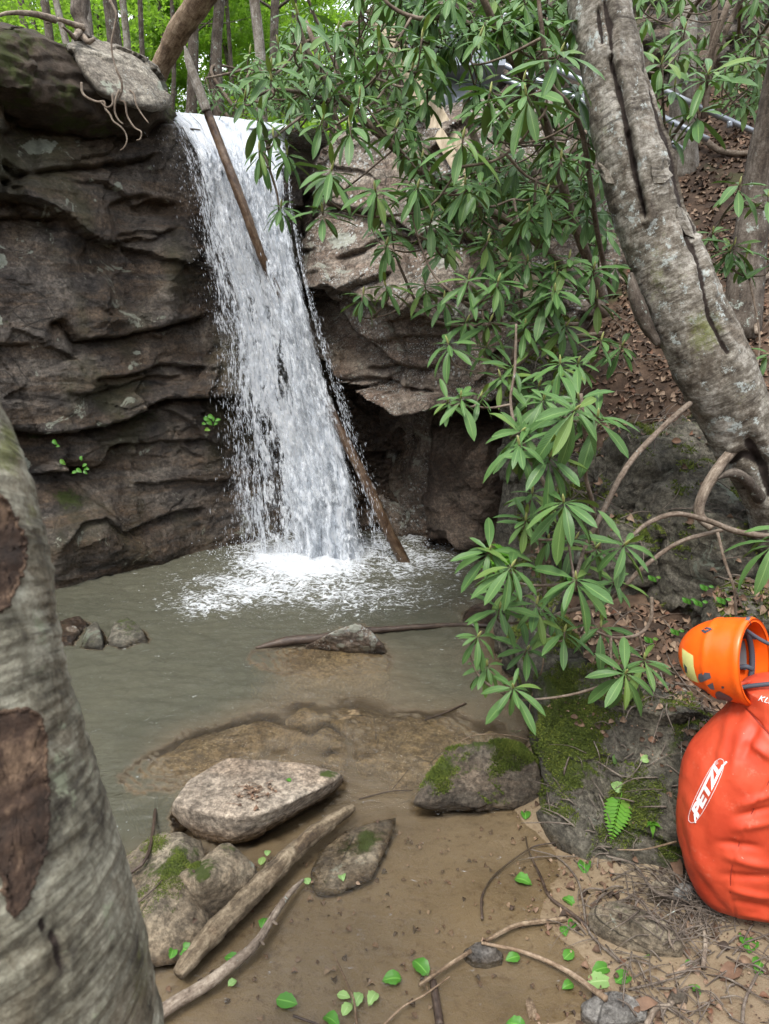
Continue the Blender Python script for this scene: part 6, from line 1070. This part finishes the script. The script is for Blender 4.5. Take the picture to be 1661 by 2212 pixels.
def seamd(pts):
    p = np.array(pts, float); d = np.full(u.shape, 1e9)
    for a_, b_ in zip(p[:-1], p[1:]): ab = b_ - a_; t_ = np.clip(((u - a_[0]) * ab[0] + (v - a_[1]) * ab[1]) / (ab @ ab), 0, 1); d = np.minimum(d, np.hypot(u - a_[0] - ab[0] * t_, v - a_[1] - ab[1] * t_))
    return d
SE1 = [(1675,1660),(1661,1689),(1623,1757),(1595,1826),(1580,1877),(1578,1928),(1590,1986),(1609,2021)]; SE2 = [(1575,1490),(1589,1508),(1623,1542),(1661,1586),(1700,1630)]
for S_ in (SE1, SE2): D = D - .0045 * np.exp(-(seamd(S_) / 2.2) ** 2) * (V[..., 1] < cyc)
V = V + nrm * (D * 1.15)[..., None]; V = V.reshape(-1, 3); F = gridF(nz_, ns2, True)[:, ::-1].tolist()
tc = np.array((cx, cyc, zt + .015)); bc = np.array((cx, cyc, zb - .01)); nV = len(V)
# rounded closed top and bottom
def capring(row, sign):
    global V, F
    base = V[row * ns2:(row + 1) * ns2]; c = base.mean(0); prev = np.arange(row * ns2, (row + 1) * ns2)
    for k, dz in ((.85, .012), (.6, .02), (.3, .024), (.02, .025)):
        ring = c + (base - c) * np.array((k, k, 1)) + np.array((0, 0, sign * dz)); st0 = len(V); V = np.vstack([V, ring]); cur = np.arange(st0, st0 + ns2)
        for j in range(ns2): q = (j + 1) % ns2; F.append((prev[j], prev[q], cur[q], cur[j]) if sign > 0 else (prev[q], prev[j], cur[j], cur[q]))
        prev = cur
capring(0, 1); capring(nz_ - 1, -1)
m = NM('red_coated_fabric', .5); n_ = m.noise(5, 5, .6); wv_ = m.n('TexChecker'); wv_.inputs['Scale'].default_value = 900; m.put(wv_.inputs['Vector'], m.pos)
col = m.mix(m.sstep(n_, .35, .65), (.42, .042, .016), (.53, .066, .026)); col = m.mix(m.sstep(m.noise(14, 6, .75), .58, .72, 0, .22), col, (.7, .3, .2)); col = m.mix(m.sstep(m.vor(30), .05, .03, 0, .5), col, (.75, .45, .35))
b = m.bump(m.noise(700, 2, .5), .25, .0006); m.out(col, .52, m.bump(m.noise(60, 4, .6), .2, .002, b), .35); M['red'] = m.m
bag = link('bag_body', mesh('bag_body', V - np.array(bp.location), [tuple(int(i) for i in f) for f in F]), M['red'], bp)
bpy.context.view_layer.update(); bvb = BVHTree.FromObject(bag, bpy.context.evaluated_depsgraph_get())
M['redthread'] = plain('dark_red_thread', (.22, .02, .012), .7); M['white'] = plain('white_print', (.78, .78, .78), .55)
for S_ in (SE1, SE2):
    pts = [on_obj(bag, bvb, min(a, 1690), b_, .0012)[0] for a, b_ in S_]; pts = [p for p in pts if p is not None]
    if len(pts) > 2: tube_obj('seam', pts, .0012, 'redthread', 6, 120, .3, parent=bp)
# grab handle and base cap
tube_obj('grab_loop', [PY(1600, 1500, 1.95), PY(1592, 1485, 1.97), PY(1612, 1474, 2.0), PY(1640, 1478, 2.02), PY(1650, 1492, 2.02)], .008, 'red', 8, 24, .1, parent=bp)
def decal(text, o, bvh, A, e1, e2, size, mat, parent, name, shear=0.0, off=.002, bold=0.0, space=1.0, step=None):
    cu = bpy.data.curves.new(name, 'FONT'); cu.body = text; cu.size = 1; cu.offset = bold; cu.space_character = space; cu.shear = shear; cu.resolution_u = 4; tmp = bpy.data.objects.new(name, cu); COL.objects.link(tmp); bpy.context.view_layer.update(); me = bpy.data.meshes.new_from_object(tmp.evaluated_get(bpy.context.evaluated_depsgraph_get())); bpy.data.objects.remove(tmp)
    bm = bmesh.new(); bm.from_mesh(me); bmesh.ops.triangulate(bm, faces=bm.faces); bmesh.ops.subdivide_edges(bm, edges=[e for e in bm.edges if e.calc_length() > .18], cuts=2); bmesh.ops.triangulate(bm, faces=bm.faces)
    w = max(v.co.x for v in bm.verts); dead = []
    for v_ in bm.verts:
        q = np.array(A) + np.array(e1) * v_.co.x * size[0] / w + np.array(e2) * v_.co.y * size[1]; p, nn = on_obj(o, bvh, q[0], q[1], off)
        if p is None: dead.append(v_)
        else: v_.co = Vector(p) - parent.location
    bmesh.ops.delete(bm, geom=dead, context='VERTS'); bm.to_mesh(me); bm.free(); me.materials.clear(); me.materials.append(M[mat]); return link(name, me, None, parent)
e1 = np.array((.444, -.896)); e2 = np.array((-.896, -.444)); A0 = np.array((1503., 1775.))
decal('PETZL', bag, bvb, A0 + e1 * 8, e1, e2, (128, 27), 'white', bp, 'logo_lettering', .35, bold=.05, space=.95)
pc = A0 + e1 * 8 + e2 * 1; P_ = [on_obj(bag, bvb, *(pc + e1 * a + e2 * b_ + e1 * .3 * b_), .002)[0] for a, b_ in [(-8, -9), (8, -9)]]
for seg_ in ([(pc + e1 * 6 + e2 * 8), (pc - e1 * 10 - e2 * 2)], [(A0 + e1 * 128 + e2 * 2), (A0 + e1 * 146 - e2 * 3)]):
    pts = [on_obj(bag, bvb, *(seg_[0] + (seg_[1] - seg_[0]) * t_), .002)[0] for t_ in (0, .5, 1)]
    if all(p is not None for p in pts): tube_obj('logo_stroke', pts, .0028, 'white', 6, 8, 0, parent=bp)
ring = []
for k in range(72):
    t_ = 2 * math.pi * k / 72; c0 = A0 + e1 * 70 + e2 * 9; q = c0 + e1 * (np.sign(math.cos(t_)) * abs(math.cos(t_)) ** .75 * 76) + e2 * (np.sign(math.sin(t_)) * abs(math.sin(t_)) ** .8 * 15); ring.append(on_obj(bag, bvb, *q, .001)[0])
if all(p is not None for p in ring): tube_obj('logo_oval', ring + [ring[0]], .0008, 'white', 5, 200, 0, parent=bp)
decal('®', bag, bvb, A0 + e1 * 130 + e2 * 12, e1, e2, (8, 11), 'white', bp, 'logo_mark', 0)
decal('KLIFF', bag, bvb, (1637, 1512), (.95, .3), (.3, -.95), (48, 15), 'white', bp, 'lettering', .3)
# ---------------- helmet ----------------
hc = PY(1606, 1428, 2.03); hm = empty('helmet', 'orange climbing helmet with grey vents and yellow tape, on top of the red backpack', 'helmet', hc)
Ax = np.array((-.64, .72, -.22)); Ax /= np.linalg.norm(Ax); Up = np.array((-.06, .12, 1.0)); Up = Up - Ax * Up.dot(Ax); Up /= np.linalg.norm(Up); Sd = np.cross(Ax, Up)
def hsh(ra, rb, rc, n=90, k=70, off=0.0):
    th = np.linspace(0, 2 * np.pi, n, endpoint=False); ph = np.linspace(0.001, 1.72, k); TH_, PH = np.meshgrid(th, ph, indexing='ij'); s, c = np.sin(PH), np.cos(PH)
    rim = 1 + .04 * np.cos(TH_) * (PH > 1.2) * (PH - 1.2); X = Ax * (rc * np.sign(c) * np.abs(c) ** .9)[..., None] + Up * (ra * s * np.cos(TH_) * rim)[..., None] + Sd * (rb * s * np.sin(TH_))[..., None]; return X, TH_, PH
Xo, T1, P1 = hsh(.136, .122, .205); Xi, _, _ = hsh(.127, .113, .194)
rdg = .004 * np.exp(-((P1 - 1.25) / .06) ** 2) + .005 * np.exp(-((P1 - 1.66) / .05) ** 2); Xo = Xo * (1 + rdg / .12)[..., None]
n1_, k1_ = Xo.shape[:2]; A_ = Xo.transpose(1, 0, 2).reshape(-1, 3); B_ = Xi.transpose(1, 0, 2).reshape(-1, 3); Fo = gridF(k1_, n1_, True); Fi = gridF(k1_, n1_, True)[:, ::-1] + len(A_)
rimF = np.array([((k1_ - 1) * n1_ + j, (k1_ - 1) * n1_ + (j + 1) % n1_, len(A_) + (k1_ - 1) * n1_ + (j + 1) % n1_, len(A_) + (k1_ - 1) * n1_ + j) for j in range(n1_)])
M['orange'] = plain('orange_plastic', (.84, .115, .008), .32); M['tape'] = plain('yellow_green_tape', (.62, .62, .22), .7); M['foam'] = plain('grey_foam_padding', (.16, .17, .18), .9); M['webbing'] = plain('dark_webbing', (.045, .05, .065), .7); M['vent'] = plain('grey_vent_cover', (.09, .09, .11), .45); M['paper'] = plain('white_label', (.6, .6, .58), .7)
shell = link('shell', mesh('shell', np.vstack([A_, B_]), np.vstack([Fo[:, ::-1], Fi[:, ::-1], rimF])), M['orange'], hm)
bpy.context.view_layer.update(); bvh_ = BVHTree.FromObject(shell, bpy.context.evaluated_depsgraph_get())
def z6(*p): return [(1404 + a * .3418, 1296 + b_ * .3418) for a, b_ in p]
def patch(poly, mat, name, lift=.0015, n=6):
    poly = [np.array(p) for p in poly]; c = np.mean(poly, 0); V = []; F = []; k = len(poly)
    for i in range(n + 1):
        for p in poly:
            q = c + (p - c) * i / n; h, nn = on_obj(shell, bvh_, *q, lift)
            for _ in range(12):
                if h is None: q = c + (q - c) * .93; h, nn = on_obj(shell, bvh_, *q, lift)
            if h is None: return None
            V.append(h - hc)
    for i in range(n):
        for j in range(k): F.append((i * k + j, i * k + (j + 1) % k, (i + 1) * k + (j + 1) % k, (i + 1) * k + j))
    base = len(V)
    return link(name, mesh(name, np.array(V), F, True), M[mat], hm)
patch(z6((205,305),(240,330),(275,352),(278,420),(290,470),(310,522),(270,510),(235,480),(212,420),(206,360)), 'tape', 'tape')
patch(z6((218,400),(238,425),(240,465),(226,450)), 'webbing', 'tape_mark', .003)
patch(z6((308,468),(350,458),(378,460),(388,492),(345,512),(318,520),(306,495)), 'vent', 'vent'); patch(z6((362,538),(398,522),(410,566),(385,562)), 'vent', 'vent'); patch(z6((322,556),(360,578),(368,592),(330,570)), 'webbing', 'vent')
patch(z6((418,580),(440,575),(500,605),(525,625),(515,645),(470,635),(425,625),(412,600)), 'vent', 'vent'); patch(z6((452,545),(468,545),(470,558),(455,558)), 'webbing', 'rivet'); patch(z6((355,130),(400,115),(440,118),(432,128),(390,130)), 'vent', 'vent')
patch(z6((325,195),(350,178),(362,190),(345,205),(365,215),(385,200),(378,190),(398,190),(370,216),(345,215)), 'webbing', 'emblem', .002, 2) if False else [patch(z6(*q), 'webbing', 'emblem', .002, 2) for q in [((324,196),(340,186),(352,196),(362,206),(352,214)), ((344,182),(362,174),(384,178),(396,188),(380,196)), ((352,196),(364,190),(380,196),(364,206))]]
patch(z6((600,90),(640,110),(640,160),(600,130)), 'vent', 'vent')
# padding, label and straps inside
def inner(th, ph, k=1.0): c, s = math.cos(ph), math.sin(ph); return hc + (Ax * .138 * c + Up * .124 * s * math.cos(th) + Sd * .100 * s * math.sin(th)) * k
side_in = -1 if np.dot(Sd, (1, 0, 0)) < 0 else 1
def inpatch(t0, t1, p0, p1, mat, name, k=.95, th=.008):
    a = np.linspace(t0, t1, 14); b_ = np.linspace(p0, p1, 12); V = np.array([[inner(x, y, k) for y in b_] for x in a]).reshape(-1, 3) - hc; V2 = V * (k - th / .12) / k; F = gridF(14, 12).tolist(); n = len(V); return link(name, mesh(name, np.vstack([V, V2]), F + [tuple(i + n for i in f[::-1]) for f in F] + [tuple((x * 12, (x + 1) * 12, (x + 1) * 12 + n, x * 12 + n)) for x in range(13)] + [tuple((x * 12 + 11, x * 12 + 11 + n, (x + 1) * 12 + 11 + n, (x + 1) * 12 + 11)) for x in range(13)], True), M[mat], hm)
sg = 1 if np.dot(Sd, (1, 0, 0)) > 0 else -1
inpatch(sg * 1.2, sg * 2.1, .55, 1.35, 'foam', 'padding'); inpatch(sg * .55, sg * .85, .9, 1.3, 'paper', 'sticker', .93, .002); inpatch(sg * -2.4, sg * -1.6, .7, 1.3, 'foam', 'padding')
inpatch(sg * .2, sg * .34, .6, 1.6, 'webbing', 'strap', .9, .003); inpatch(sg * .95, sg * 1.08, .5, 1.66, 'webbing', 'strap', .9, .003)
bk = [inner(sg * 1.9, 1.5, .9), inner(sg * 1.5, 1.62, 1.0) - Ax * .02, inner(sg * 1.1, 1.6, .96) - Ax * .03, inner(sg * .7, 1.55, .9)]
tube_obj('headband', [inner(sg * t_, 1.5, .86) for t_ in np.linspace(.3, 5.6, 20)], .009, 'webbing', 8, 120, 0, parent=hm)
tube_obj('chin_strap', [inner(sg * 2.6, 1.55, .9), PY(1580, 1490, 1.98), PY(1620, 1482, 1.95), PY(1680, 1476, 1.93)], .007, 'webbing', 8, 30, 0, parent=hm)
tube_obj('chin_strap', [inner(sg * .2, 1.5, .9), PY(1640, 1380, 1.97), PY(1680, 1400, 1.95)], .006, 'webbing', 8, 30, 0, parent=hm)
tube_obj('buckle', [PY(1598, 1442, 1.97), PY(1612, 1440, 1.96), PY(1625, 1446, 1.96)], .008, 'webbing', 6, 12, 0, parent=hm)

def sub_part(child, part, root):
    c = [o for o in root.children if o.name.split('.')[0] == child]; p = [o for o in root.children if o.name.split('.')[0] == part]
    for o in c:
        if p: o.parent = p[0]
sub_part('tape_mark', 'tape', hm); sub_part('buckle', 'chin_strap', hm); sub_part('logo_lettering', 'logo_oval', bp); sub_part('logo_stroke', 'logo_oval', bp); sub_part('logo_mark', 'logo_oval', bp); sub_part('broken_knot', 'branch', cl2)
